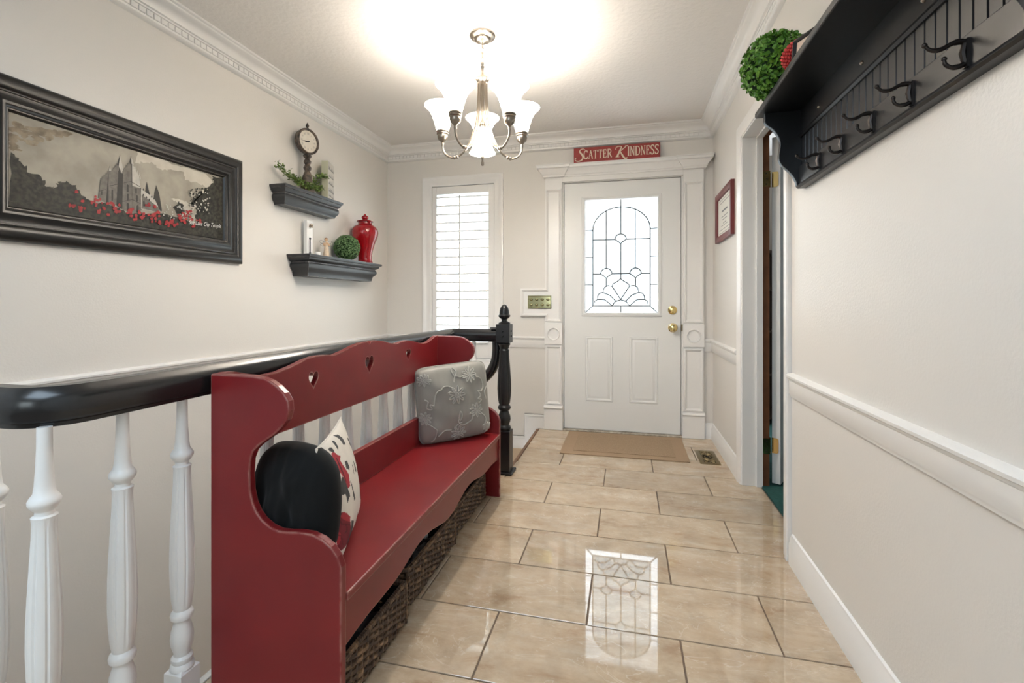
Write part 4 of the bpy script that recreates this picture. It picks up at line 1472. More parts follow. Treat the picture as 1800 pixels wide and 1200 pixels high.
sheet([z1_(*p) for p in ((1046, 192), (1084, 320), (1050, 312))], 'tower_light')
sheet([z1_(*p) for p in ((1046, 192), (1052, 312), (1014, 300))], 'tower_shade')
sheet([z1_(*p) for p in ((890, 180), (872, 330), (846, 320))], 'tower_shade')
for xa, ya_, xb, yb2 in ((1052, 305, 1060, 1000), (925, 400, 915, 930), (725, 440, 705, 850), (1178, 640, 1188, 950), (868, 400, 838, 880), (615, 515, 582, 780)):
    sheet([z1_(*p) for p in ((xa, ya_), (xa + 7, ya_), (xb + 7, yb2), (xb, yb2))], 'tower_shade')
sheet([z1_(*p) for p in ((1060, 1010), (1060, 610), (1180, 650), (1190, 960))], 'tower')
sheet([z1_(*p) for p in ((1185, 940), (1185, 660), (1250, 700), (1330, 740), (1440, 820), (1460, 990))], 'tower_light')
sheet([z1_(*p) for p in ((1190, 930), (1195, 740), (1320, 830), (1440, 920), (1450, 990))], 'tower')
for sp in (((1245, 700), (1265, 555), (1310, 740)), ((1365, 770), (1398, 600), (1440, 720), (1480, 960), (1460, 980))):
    sheet([z1_(*p) for p in sp], 'tower_shade')
for x0, y0, x1, y1 in ((770, 660, 792, 820), (985, 590, 1010, 700), (990, 720, 1012, 820), (985, 850, 1015, 960), (1105, 640, 1125, 720), (1115, 740, 1140, 830), (1122, 880, 1150, 990), (1212, 820, 1235, 900), (625, 680, 640, 740)):
    sheet([z1_(*p) for p in ((x0, y1), (x0, y0 + 15), ((x0 + x1) / 2, y0), (x1, y0 + 15), (x1, y1))], 'tower_shade')
for x, y in ((1216, 740), (1260, 775), (1300, 808), (1335, 765), (1368, 790), (1220, 665)):
    sheet([z1_(*p) for p in ((x - 9, y + 14), (x - 9, y - 8), (x, y - 18), (x + 9, y - 8), (x + 9, y + 14))], 'tower_shade')
for x0, y0, x1, y1 in ((735, 610, 860, 585), (945, 565, 1050, 545), (600, 680, 690, 660), (1062, 560, 1170, 620), (920, 830, 1060, 800), (1062, 800, 1180, 860)):
    sheet([z1_(*p) for p in ((x0, y0), (x1, y1), (x1, y1 + 7), (x0, y0 + 7))], 'tower_shade')
for x, y, m_ in ((622, 515, 'tower'), (640, 505, 'tower'), (662, 482, 'tower'), (692, 448, 'tower'), (715, 430, 'tower'), (792, 385, 'tower'), (818, 345, 'tower'), (840, 330, 'tower'), (880, 392, 'tower_shade'), (916, 385, 'tower_light'), (942, 400, 'tower'), (972, 345, 'tower'), (998, 322, 'tower'), (1020, 305, 'tower'), (1096, 350, 'tower_light'), (1112, 375, 'tower_light'), (1130, 420, 'tower_light'), (1158, 455, 'tower_light'), (1172, 500, 'tower_light')):
    sheet([z1_(*p) for p in ((x - 9, y + 18), (x, y - 36), (x + 9, y + 18))], m_)
# flowers
rr = random.Random(5)
for cx, cy, r, n in ((215, 870, 45, 7), (290, 700, 25, 2), (345, 830, 25, 2), (340, 930, 50, 6), (580, 790, 40, 4), (520, 850, 40, 4), (590, 890, 45, 5), (570, 985, 35, 4), (660, 940, 30, 3), (760, 860, 55, 6), (850, 930, 60, 8), (710, 1025, 22, 2), (1040, 940, 40, 5), (1020, 1010, 35, 4), (1090, 1065, 45, 4), (1190, 990, 45, 6), (1190, 1070, 40, 4), (1265, 880, 25, 3), (1370, 900, 25, 3), (1330, 1000, 50, 6), (1430, 1010, 45, 5), (1350, 1100, 40, 4), (1440, 1125, 25, 2), (1540, 1130, 25, 2), (1600, 1110, 30, 3), (1560, 1160, 25, 2)):
    for k in range(n):
        x, y = cx + rr.uniform(-r, r), cy + rr.uniform(-r, r) * 0.8
        q = rr.uniform(0.45, 0.75) * 32
        sheet([z1_(x + q * (1 + rr.uniform(-.25, .25)) * math.cos(2 * PI * i / 8), y + q * (1 + rr.uniform(-.25, .25)) * math.sin(2 * PI * i / 8)) for i in range(8)], 'flower')
for cx, cy, r, n in ((690, 800, 50, 6), (620, 830, 40, 4), (700, 870, 50, 6), (590, 900, 50, 6), (650, 930, 40, 4), (450, 940, 45, 5), (460, 985, 40, 4), (530, 960, 25, 2), (840, 930, 35, 3), (770, 1010, 35, 3), (560, 850, 20, 2), (350, 950, 20, 2), (250, 945, 25, 2)):
    for k in range(n):
        x, y = cx + rr.uniform(-r, r), cy + rr.uniform(-r, r) * 0.8
        q = rr.uniform(0.45, 0.75) * 34
        sheet([z2_(x + q * (1 + rr.uniform(-.25, .25)) * math.cos(2 * PI * i / 8), y + q * (1 + rr.uniform(-.25, .25)) * math.sin(2 * PI * i / 8)) for i in range(8)], 'flower')
for k in range(60):
    x, y = rr.uniform(300, 800), rr.uniform(680, 900)
    q = rr.uniform(4, 13)
    sheet([z2_(x + q * rr.uniform(.6, 1.4) * math.cos(2 * PI * i / 6), y + q * rr.uniform(.6, 1.4) * math.sin(2 * PI * i / 6)) for i in range(6)], 'pale')
for k in range(120):
    x, y = rr.uniform(700, 1010), rr.uniform(440, 820)
    q = rr.uniform(5, 15)
    sheet([z2_(x + q * rr.uniform(.6, 1.4) * math.cos(2 * PI * i / 6), y + q * rr.uniform(.6, 1.4) * math.sin(2 * PI * i / 6)) for i in range(6)], 'tree' if k % 2 else 'cloud')
p0, p1 = z2_(680, 975), z2_(1172, 1035)
t0 = len(pr.v)
text_mesh(pr, 'Salt Lake City Temple', LWm, 0, 0, 0.030, lay[0] + 0.0003, shear=0.45, mi=pm['script'])
tw = max(v[1] for v in pr.v[t0:])
for i_ in range(t0, len(pr.v)):
    v = pr.v[i_]
    f_ = v[1] / tw
    pr.v[i_] = (v[0], p0[0] + (p1[0] - p0[0]) * f_, p0[1] + (p1[1] - p0[1]) * f_ + v[2])
pr.build('print', PRM, pic, recalc=True)


# ================================================================== LEDGE SHELVES on the left wall
def ledge(name, y0, y1, depth, ztop, h, label):
    t = thing(name, (XL, (y0 + y1) / 2, ztop - h), label, 'shelf')
    # profile: inset from the front edge (a) and height
    P = [(0.000, 0), (0.000, -0.012), (0.004, -0.018), (0.012, -0.020), (0.014, -0.030), (0.022, -0.040), (0.034, -0.046), (0.035, -0.052), (0.028, -0.060), (0.026, -0.075), (0.032, -0.090), (0.046, -0.104), (0.052, -h + 0.006), (0.052, -h)]
    P = [(a * depth / 0.15, z) for a, z in P]
    xo = XL + depth
    path = [(XL + 0.001, y1), (xo, y1), (xo, y0), (XL + 0.001, y0)]
    # sweep along the front with the two returns; left normal points out of the shelf when walking y1 -> y0
    prof = [(-a, ztop + z) for a, z in P] + [(-depth * 0.9 if False else -0.06 * depth / 0.15, ztop - h), (-0.06 * depth / 0.15, ztop)]
    MB().sweep([(path[0][0], path[0][1]), path[1], path[2], path[3]], [(a, z) for a, z in prof]).build('moulding', SHELFB, t)
    MB().box(XL + 0.001, xo - 0.005, y0 + 0.005, y1 - 0.005, ztop - 0.012, ztop - 0.0005).build('shelf_board', SHELFB, t)
    i = 0.056 * depth / 0.15
    MB().box(XL + 0.001, xo - i, y0 + i, y1 - i, ztop - h + 0.001, ztop - 0.014).build('shelf_box', SHELFB, t)
    return t


Z1, Z2 = 1.772, 1.362
ledge('ledge_shelf', 2.44, 3.035, 0.118, Z1, 0.118, 'upper black ledge shelf holding the pedestal clock')
ledge('ledge_shelf', 2.59, 3.495, 0.172, Z2, 0.140, 'lower black ledge shelf holding the red ginger jar')


def leaf_cloud(mb, fn, n, size, rnd, mi=0, tilt=0.9):
    for _ in range(n):
        p, nr = fn(rnd)
        p, nr = Vector(p), Vector(nr).normalized()
        d = (nr + Vector((rnd.uniform(-1, 1), rnd.uniform(-1, 1), rnd.uniform(-1, 1))) * tilt).normalized()
        a = d.orthogonal().normalized()
        a = Matrix.Rotation(rnd.uniform(0, 2 * PI), 3, d) @ a
        b = d.cross(a)
        s = size * rnd.uniform(0.7, 1.25)
        vs = [p - a * s * 0.9, p - a * s * 0.3 + b * s * 0.55 + d * s * 0.1, p + a * s * 0.5 + b * s * 0.5 + d * s * 0.12, p + a * s, p + a * s * 0.5 - b * s * 0.5 + d * s * 0.12, p - a * s * 0.3 - b * s * 0.55 + d * s * 0.1, p + a * s * 0.1]
        mb.add(vs, [(0, 6, 1), (1, 6, 2), (2, 6, 3), (3, 6, 4), (4, 6, 5), (5, 6, 0)], mi, False)


def sphere_fn(c, r, jit):
    def f(rnd):
        d = Vector((rnd.gauss(0, 1), rnd.gauss(0, 1), rnd.gauss(0, 1))).normalized()
        return Vector(c) + d * (r + rnd.uniform(-jit, jit * 0.6)), d
    return f


def leaf_ball(c, r, n, size, m, label, cat, name, jit):
    t = thing(name, (c[0], c[1], c[2] - r), label, cat)
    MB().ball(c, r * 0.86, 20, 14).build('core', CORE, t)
    rnd = random.Random(int(c[1] * 100))
    mb = MB()
    leaf_cloud(mb, sphere_fn(c, r - size * 0.5, jit), n, size, rnd)
    mb.build('foliage', m, t, kind='stuff', recalc=False)
    return t


leaf_ball((-2.008, 3.105, Z2 + 0.094), 0.094, 2600, 0.0058, LEAF2, 'green boxwood ball on the lower shelf in front of the red jar', 'topiary ball', 'boxwood_ball', 0.006)
# red ginger jar
t = thing('ginger_jar', (-2.003, 3.345, Z2), 'glossy red lidded ginger jar at the right end of the lower ledge shelf', 'jar')
jc = (-2.003, 3.345, Z2)
MB().lathe([(0.001, 0.0005), (0.060, 0.0005), (0.062, 0.006), (0.055, 0.014), (0.051, 0.030), (0.052, 0.060), (0.060, 0.100), (0.073, 0.145), (0.089, 0.185), (0.099, 0.215), (0.102, 0.240), (0.098, 0.265), (0.086, 0.285), (0.066, 0.298), (0.056, 0.303), (0.053, 0.310), (0.053, 0.322), (0.001, 0.324)], jc, 40).build('body', REDGLAZE, t)
MB().lathe([(0.001, 0.3225), (0.052, 0.3225), (0.062, 0.324), (0.064, 0.329), (0.058, 0.334), (0.040, 0.338), (0.022, 0.342), (0.018, 0.347), (0.026, 0.352), (0.028, 0.360), (0.024, 0.369), (0.012, 0.377), (0.008, 0.383), (0.004, 0.388), (0.001, 0.389)], jc, 32).build('lid', REDGLAZE, t)

# angel figurine with wire wings
t = thing('angel_figurine', (-2.02, 2.875, Z2), 'small carved figurine in a long pale dress with wire wings, left of the boxwood ball', 'figurine')
fcx, fcy = -2.02, 2.875
fm = Matrix.Translation((fcx, fcy, Z2)) @ Matrix.Rotation(math.radians(-40), 4, 'Z')


def fig(mb, name, m, **k):
    mb.xform(fm)
    return mb.build(name, m, t, **k)


fig(MB().lathe([(0.001, 0.0005), (0.021, 0.0005), (0.0215, 0.004), (0.019, 0.03), (0.015, 0.06), (0.0125, 0.078), (0.0145, 0.090), (0.0155, 0.099), (0.012, 0.107), (0.006, 0.111), (0.0055, 0.117), (0.001, 0.118)], (0, 0, 0), 20), 'dress', FIGD)
mb = MB().ball((0, 0, 0.1245), 0.0115, 16, 12, sc=(0.95, 0.9, 1.1))
mb.ball((0.0105, 0, 0.123), 0.002, 8, 6)
fig(mb, 'head', FIGS)
fig(MB().ball((-0.0025, 0, 0.1275), 0.0118, 16, 12, sc=(0.95, 0.98, 1.0)), 'hair', FIGH)
mb = MB()
for s in (1, -1):
    mb.tube(smooth_poly([(0, s * 0.013, 0.101), (0.004, s * 0.018, 0.088), (0.013, s * 0.014, 0.085), (0.017, s * 0.004, 0.098)], 4), [0.0048] * 8 + [0.004] * 5, 8)
    mb.ball((0.018, s * 0.003, 0.100), 0.0036, 8, 6)
fig(mb, 'arm', FIGS)
mb = MB()
for s in (1, -1):
    for a, b in ((0.036, 0.022), (0.030, -0.002)):
        pts = [(-0.012 - 0.004, s * (0.004 + a * (0.5 - 0.5 * math.cos(q))), 0.092 + b * math.sin(q / 2) + 0.011 * math.sin(q)) for q in [2 * PI * k / 20 for k in range(20)]]
        mb.tube(pts, 0.0009, 5, closed=True)
mb.tube([(-0.012, 0, 0.092), (-0.018, 0, 0.092)], 0.001, 5)
fig(mb, 'wire_wing', IRON)

# white block with black key and dried flower
t = thing('block_sign', (-2.07, 2.78, Z2), 'tall white block with dark key and dried flower on the lower shelf', 'block')
bx = on_left(-2.085)
MB().box(-2.085, -2.058, 2.722, 2.782, Z2 + 0.0005, Z2 + 0.238).build('block', CUPW, t, bevel=0.002)
mb = MB()
mb.tube([(-2.054, 2.748, Z2 + 0.02), (-2.054, 2.748, Z2 + 0.115)], 0.0032, 8)
mb.ball((-2.054, 2.748, Z2 + 0.117), 0.007, 10, 8)
mb.ball((-2.054, 2.748, Z2 + 0.022), 0.006, 10, 8)
mb.build('key', INK, t)
mb = MB()
leaf_cloud(mb, sphere_fn((-2.052, 2.752, Z2 + 0.205), 0.012, 0.006), 30, 0.009, random.Random(4))
mb.build('dried_flower', mat('dried_petal', (0.62, 0.50, 0.38), 0.8, var=(60, (0.2, 0.16, 0.12))), t, kind='stuff', recalc=False)
t = thing('cup', (-2.03, 2.792, Z2), 'tiny white handled cup beside the white block on the lower shelf', 'cup')
MB().lathe([(0.001, 0.0005), (0.013, 0.0005), (0.016, 0.006), (0.0175, 0.030), (0.0165, 0.032), (0.0155, 0.030), (0.013, 0.008), (0.001, 0.006)], (-2.028, 2.795, Z2), 20).build('body', CUPW, t)
MB().tube([(-2.028 + 0.0, 2.795 + 0.016, Z2 + 0.025), (-2.026, 2.795 + 0.026, Z2 + 0.022), (-2.026, 2.795 + 0.026, Z2 + 0.012), (-2.028, 2.795 + 0.016, Z2 + 0.009)], 0.0022, 6).build('handle', CUPW, t)

# pedestal clock
ck = thing('pedestal_clock', (-2.045, 2.705, Z1), 'distressed bronze clock on a turned pedestal on the upper ledge shelf', 'clock')
cx, cy = -2.042, 2.705
MB().lathe([(0.001, 0.0005), (0.052, 0.0005), (0.054, 0.012), (0.046, 0.022), (0.040, 0.034), (0.030, 0.046), (0.026, 0.054), (0.030, 0.062), (0.033, 0.085), (0.030, 0.110), (0.020, 0.135), (0.016, 0.146), (0.023, 0.156), (0.025, 0.168), (0.018, 0.180), (0.015, 0.188), (0.022, 0.198), (0.024, 0.210), (0.016, 0.220), (0.014, 0.228), (0.025, 0.238), (0.027, 0.248), (0.016, 0.258), (0.012, 0.268), (0.001, 0.270)], (cx, cy, Z1), 24).build('pedestal', CLOCKB, ck)
cn = Vector((0.97, -0.22, 0.0)).normalized()
cc = Vector((cx, cy, Z1 + 0.340))
MB().lathe([(0.001, -0.030), (0.070, -0.030), (0.080, -0.024), (0.083, 0.0), (0.085, 0.010), (0.080, 0.018), (0.072, 0.014), (0.070, 0.006), (0.001, 0.004)], cc, 40, ax=cn).build('case', CLOCKB, ck)
cr = Vector((0, 0, 1)).cross(cn).normalized()          # to the right on the dial


def DIAL(p, q, b):
    return tuple(cc + cr * p + Vector((0, 0, 1)) * q + cn * b)


MB().prism(arc(0, 0, 0.070, 0, 351, 39), DIAL, 0.0045, 0.0065).build('dial', CLOCKF, ck)
mb = MB()
for i, s in enumerate(('XII', 'I', 'II', 'III', 'IV', 'V', 'VI', 'VII', 'VIII', 'IX', 'X', 'XI')):
    a = math.radians(90 - 30 * i)
    rot = math.radians(-30 * i)
    m2 = (lambda ro, aa: (lambda p, q, b: DIAL(0.050 * math.cos(aa) + p * math.cos(ro) - q * math.sin(ro), 0.050 * math.sin(aa) + p * math.sin(ro) + q * math.cos(ro), b)))(rot, a)
    text_mesh(mb, s, m2, 0, -0.006, 0.019, 0.0070, align='CENTER', sx=0.75)
mb.build('numerals', GREYINK, ck, recalc=False)
mb = MB()


def hand(deg, L, wd):
    a = math.radians(90 - deg)
    c_, s_ = math.cos(a), math.sin(a)
    mb.prism([(x * c_ - y * s_, x * s_ + y * c_) for x, y in ((-0.012, -wd), (L * 0.6, -wd * 1.4), (L, 0), (L * 0.6, wd * 1.4), (-0.012, wd))], DIAL, 0.008, 0.009)


hand(250, 0.030, 0.0024)
hand(262, 0.046, 0.0018)
mb.lathe([(0.001, 0), (0.004, 0), (0.004, 0.004), (0.001, 0.005)], cc + cn * 0.0065, 12, ax=cn)
mb.build('hands', INK, ck)
MB().lathe([(0.008, 0.0), (0.010, 0.006), (0.006, 0.012), (0.010, 0.020), (0.011, 0.026), (0.006, 0.034), (0.003, 0.042), (0.001, 0.045)], (cx, cy, Z1 + 0.420), 16).build('finial', CLOCKB, ck)

# olive lettered block
t = thing('lettered_block', (-2.05, 2.955, Z1), 'pale olive block with grey lettering at the right end of the upper ledge shelf', 'block')
b0, b1 = Vector((-2.006, 2.875)), Vector((-2.056, 3.015))
bd = (b1 - b0).normalized()
bn = Vector((bd.y, -bd.x))                             # toward the room
if bn.x < 0:
    bn = -bn
BL = (b1 - b0).length


def BLK(p, q, b):
    v = b0 + bd * p + bn * b
    return (v.x, v.y, Z1 + q)


MB().prism([(0, 0.001), (BL, 0.001), (BL, 0.262), (0, 0.262)], BLK, -0.044, 0.0).build('block', STONE, t, bevel=0.0015)
MB().prism([(0.002, 0.003), (BL - 0.002, 0.003), (BL - 0.002, 0.260), (0.002, 0.260)], BLK, 0.0, 0.001).build('front_face', BLOCKFACE, t)
mb = MB()
rr = random.Random(3)
for ln, z in enumerate((0.205, 0.155, 0.105, 0.055, 0.022)):
    x = 0.014
    while x < BL - 0.02:
        L_ = rr.uniform(0.007, 0.013)
        hh = rr.choice((0.013, 0.013, 0.026))
        if ln == 4:
            hh *= 0.6
        pts = smooth_poly([(x, z), (x + L_ * 0.3, z + hh), (x + L_ * 0.6, z + 0.002), (x + L_, z + 0.010)], 3)
        mb.tube([BLK(p[0], p[1], 0.0011) for p in pts], 0.0007, 4)
        x += L_ + 0.002
mb.build('lettering', GREYINK, t, kind='stuff')

# ivy-like sprig trailing along the upper shelf
t = thing('greenery_sprig', (-2.04, 2.66, Z1), 'small green leafy sprig trailing around the clock on the upper ledge shelf', 'greenery')
rnd = random.Random(21)
mb, ms = MB(), MB()
stems = [[(-2.03, 2.70, 0.010), (-2.03, 2.62, 0.035), (-2.04, 2.54, 0.050), (-2.05, 2.475, 0.085), (-2.05, 2.455, 0.105)],
         [(-2.03, 2.70, 0.008), (-2.02, 2.63, 0.028), (-2.02, 2.57, 0.040), (-2.03, 2.52, 0.070)],
         [(-2.02, 2.69, 0.008), (-2.005, 2.64, 0.018), (-2.0, 2.58, 0.022)],
         [(-2.03, 2.71, 0.02), (-2.06, 2.66, 0.06), (-2.07, 2.62, 0.075)],
         [(-2.05, 2.74, 0.01), (-2.05, 2.78, 0.06), (-2.04, 2.80, 0.11), (-2.03, 2.83, 0.135), (-2.005, 2.855, 0.132)],
         [(-2.02, 2.74, 0.01), (-2.01, 2.78, 0.03), (-2.02, 2.82, 0.05)],
         [(-2.04, 2.75, 0.01), (-2.05, 2.79, 0.05), (-2.06, 2.82, 0.07)],
         [(-2.01, 2.70, 0.006), (-1.998, 2.66, 0.022), (-1.997, 2.70, 0.03)]]
for s in stems:
    pts = smooth_poly([(a, b, Z1 + c_) for a, b, c_ in s], 6)
    ms.tube(pts, 0.0012, 4)
    for p in pts:
        leaf_cloud(mb, (lambda q: (lambda r_: (Vector(q) + Vector((r_.uniform(-.018, .018), r_.uniform(-.024, .024), abs(r_.gauss(0, .015)))), (0, 0, 1))))(p), 8, 0.0088, rnd)
mb.build('leaves', LEAF3, t, kind='stuff', recalc=False)
ms.build('stem', STEM, t)

# ================================================================== CHANDELIER
CX, CY = -0.725, 2.345
ch = thing('chandelier', (CX, CY, 1.80), 'brushed nickel chandelier with five upturned lit shades and one pointing down', 'chandelier')
C0 = (CX, CY, 0)
MB().lathe([(0.001, 2.4395), (0.066, 2.4395), (0.068, 2.432), (0.062, 2.424), (0.046, 2.418), (0.042, 2.410), (0.028, 2.402), (0.010, 2.397), (0.001, 2.396)], C0, 36).build('canopy', NICKEL, ch)
for i in range(4):
    z = 2.385 - 0.026 * i
    pts = []
    for k in range(16):
        a = 2 * PI * k / 16
        p, q = 0.0075 * math.cos(a), 0.018 * math.sin(a)
        pts.append((CX + (p if i % 2 else 0), CY + (0 if i % 2 else p), z + q))
    MB().tube(pts, 0.0021, 6, closed=True).build('chain_link', NICKEL, ch)
MB().lathe([(0.001, 2.298), (0.006, 2.298), (0.009, 2.290), (0.006, 2.282), (0.010, 2.275), (0.007, 2.266), (0.006, 2.250), (0.012, 2.236), (0.024, 2.224), (0.034, 2.214), (0.035, 2.207), (0.030, 2.202), (0.026, 2.190), (0.008, 2.186), (0.008, 2.02), (0.001, 2.02)], C0, 28).build('column', NICKEL, ch)
view = math.atan2(-math.cos(math.radians(13.6)) * 1.0, math.sin(math.radians(13.6)))
base_a = math.atan2(-CY, -CX)                      # direction from the chandelier toward the camera
SH = [(0.0315, 1.958), (0.033, 1.966), (0.038, 1.985), (0.045, 2.010), (0.055, 2.040), (0.068, 2.065), (0.083, 2.083), (0.094, 2.092), (0.096, 2.095), (0.092, 2.094), (0.080, 2.086), (0.065, 2.067), (0.052, 2.041), (0.042, 2.010), (0.035, 1.985), (0.030, 1.966), (0.029, 1.960)]
CUP = [(0.001, 1.878), (0.006, 1.880), (0.008, 1.890), (0.007, 1.898), (0.012, 1.906), (0.024, 1.916), (0.028, 1.932), (0.027, 1.940), (0.032, 1.944), (0.032, 1.949), (0.029, 1.952), (0.033, 1.956), (0.033, 1.961), (0.001, 1.962)]
R_ = 0.222


def bulb(loc, e):
    l = bpy.data.lights.new('bulb_light', 'POINT')
    l.energy = e
    l.color = (1.0, 0.94, 0.86)
    l.shadow_soft_size = 0.025
    lo = bpy.data.objects.new('bulb_light', l)
    lo.location = loc
    COL.objects.link(lo)


bulb((CX, CY, 1.842), 24)
for i in range(5):
    a = base_a + math.radians(36 + 72 * i)
    dx, dy = math.cos(a), math.sin(a)
    ap_ = smooth_poly([(0.022, 2.195), (0.024, 2.10), (0.034, 2.00), (0.056, 1.92), (0.090, 1.855), (0.130, 1.822), (0.165, 1.815), (0.200, 1.832), (0.219, 1.860), (R_, 1.885)], 4)
    arm = MB().tube([(CX + r * dx, CY + r * dy, z) for r, z in ap_], 0.0055, 8)
    for r, z in ((0.140, 1.818), (0.155, 1.815)):
        arm.ball((CX + r * dx, CY + r * dy, z), 0.0095, 10, 8)
    arm.build('arm', NICKEL, ch)
    sc_ = (CX + R_ * dx, CY + R_ * dy, 0)
    MB().lathe(CUP, sc_, 24).build('lamp_cup', NICKEL, ch)
    sh = MB()
    n = 36
    vs = [(sc_[0] + r * math.cos(2 * PI * k / n), sc_[1] + r * math.sin(2 * PI * k / n), z) for r, z in SH for k in range(n)]
    fs = [(j * n + k, j * n + (k + 1) % n, (j + 1) * n + (k + 1) % n, (j + 1) * n + k) for j in range(len(SH) - 1) for k in range(n)]
    sh.add(vs, fs, 0, True)
    sh.build('lamp_shade', SHADE, ch)
    bulb((sc_[0], sc_[1], 2.030), 3.0)
DN = [(0.020, 1.958), (0.026, 1.950), (0.034, 1.930), (0.040, 1.905), (0.045, 1.880), (0.052, 1.855), (0.062, 1.835), (0.068, 1.826), (0.066, 1.826), (0.050, 1.855), (0.042, 1.880), (0.037, 1.905), (0.031, 1.930), (0.022, 1.950)]
n = 36
vs = [(CX + r * math.cos(2 * PI * k / n), CY + r * math.sin(2 * PI * k / n), z) for r, z in DN for k in range(n)]
fs = [(j * n + k, j * n + (k + 1) % n, (j + 1) * n + (k + 1) % n, (j + 1) * n + k) for j in range(len(DN) - 1) for k in range(n)]
MB().add(vs, fs, 0, True).build('lamp_shade', SHADE, ch)
MB().lathe([(0.001, 2.022), (0.007, 2.022), (0.006, 2.000), (0.010, 1.992), (0.018, 1.984), (0.021, 1.974), (0.019, 1.968), (0.023, 1.964), (0.022, 1.956), (0.001, 1.954)], C0, 20).build('lower_stem', NICKEL, ch)

MB().lathe([(0.001, 1.822), (0.006, 1.820), (0.009, 1.812), (0.010, 1.806), (0.007, 1.799), (0.001, 1.796)], C0, 16).build('finial', NICKEL, ch)

# ================================================================== SIGN over the door
sg = thing('sign', (-0.078, 3.838, 2.178), 'red wooden sign reading SCATTER KINDNESS on the cornice above the front door', 'sign')
SB0, SB1 = -0.412, 0.258
MB().box(SB0, SB1, 3.832, 3.850, 2.1785, 2.300).build('board', SIGNRED, sg, bevel=0.002)
GL = {
    'S': (0.62, [([(0.92, 0.80), (0.80, 0.95), (0.50, 1.0), (0.20, 0.90), (0.14, 0.72), (0.40, 0.56), (0.70, 0.44), (0.88, 0.26), (0.76, 0.07), (0.48, 0.0), (0.18, 0.06), (0.06, 0.24)], 1.0)], [((0.92, 0.80), (0.92, 1.0)), ((0.06, 0.24), (0.06, 0.0))]),
    'C': (0.72, [([(0.94, 0.78), (0.82, 0.94), (0.55, 1.0), (0.22, 0.86), (0.08, 0.50), (0.22, 0.14), (0.55, 0.0), (0.84, 0.07), (0.96, 0.24)], 1.0)], [((0.94, 0.78), (0.94, 1.0))]),
    'A': (0.78, [([(0.10, 0.0), (0.50, 1.0)], 0.55), ([(0.50, 1.0), (0.90, 0.0)], 1.1), ([(0.25, 0.36), (0.76, 0.36)], 0.5)], [((-0.02, 0), (0.24, 0)), ((0.76, 0), (1.02, 0))]),
    'T': (0.70, [([(0.5, 0), (0.5, 1)], 1.1), ([(0.04, 0.98), (0.96, 0.98)], 0.6)], [((0.04, 0.98), (0.04, 0.76)), ((0.96, 0.98), (0.96, 0.76)), ((0.30, 0), (0.70, 0))]),
    'E': (0.64, [([(0.22, 0), (0.22, 1)], 1.1), ([(0.05, 0.98), (0.88, 0.98)], 0.6), ([(0.22, 0.52), (0.68, 0.52)], 0.5), ([(0.05, 0.02), (0.92, 0.02)], 0.6)], [((0.88, 0.98), (0.88, 0.76)), ((0.92, 0.02), (0.92, 0.24)), ((0.68, 0.40), (0.68, 0.64))]),
    'R': (0.76, [([(0.18, 0), (0.18, 1)], 1.1), ([(0.05, 0.98), (0.55, 0.98), (0.80, 0.86), (0.80, 0.64), (0.55, 0.50), (0.18, 0.50)], 0.8), ([(0.50, 0.50), (0.95, 0.0)], 1.1)], [((0.02, 0), (0.34, 0)), ((0.84, 0), (1.04, 0))]),
    'I': (0.34, [([(0.5, 0), (0.5, 1)], 1.1)], [((0.05, 0), (0.95, 0)), ((0.05, 1), (0.95, 1))]),
    'N': (0.80, [([(0.16, 0), (0.16, 1)], 0.6), ([(0.16, 1), (0.84, 0)], 1.1), ([(0.84, 0), (0.84, 1)], 0.6)], [((0.02, 0), (0.30, 0)), ((0.0, 1), (0.2, 1)), ((0.70, 1), (0.98, 1))]),
    'D': (0.78, [([(0.18, 0), (0.18, 1)], 1.1), ([(0.04, 0.98), (0.45, 0.98), (0.80, 0.84), (0.92, 0.50), (0.80, 0.16), (0.45, 0.02), (0.04, 0.02)], 0.8)], []),
}
SGN = on_far(3.832)
lt = MB()


def letter_done():
    global lt
    lt.build('letter', CREAM, sg, recalc=False)
    lt = MB()


def stroke(pts, wd, smooth=False):
    P = [Vector(p[:2]) for p in (smooth_poly(pts, 4) if smooth else pts)]
    n = len(P)
    L_, R2 = [], []
    for i in range(n):
        d = (P[min(n - 1, i + 1)] - P[max(0, i - 1)]).normalized()
        nn = Vector((-d.y, d.x))
        w_ = (wd[i * (len(wd) - 1) // max(1, n - 1)] if isinstance(wd, (list, tuple)) else wd) / 2
        L_.append(P[i] + nn * w_)
        R2.append(P[i] - nn * w_)
    for i in range(n - 1):
        q = [L_[i], L_[i + 1], R2[i + 1], R2[i]]
        lt.add([SGN(v.x, v.y, 0.0012) for v in q], [(0, 1, 2, 3)])


def glyph(ch_, x, z, h):
    wd, strokes, serifs = GL[ch_]
    W_ = wd * h * 0.66
    T_ = h * 0.115
    for pts, k in strokes:
        stroke([(x + p * W_, z + q * h) for p, q in pts], T_ * k, len(pts) > 4)
    for a, b in serifs:
        stroke([(x + a[0] * W_, z + a[1] * h), (x + b[0] * W_, z + b[1] * h)], T_ * 0.5)
    return W_


def word(s, x, x1, z, h):
    ws = [GL[c_][0] * h * 0.66 for c_ in s]
    gap = (x1 - x - sum(ws)) / max(1, len(s) - 1)
    for c_, w_ in zip(s, ws):
        glyph(c_, x, z, h)
        letter_done()
        x += w_ + gap


zb = 2.208
word('CATTER', -0.332, -0.112, zb, 0.066)
word('INDNESS', 0.010, 0.246, zb + 0.002, 0.070)
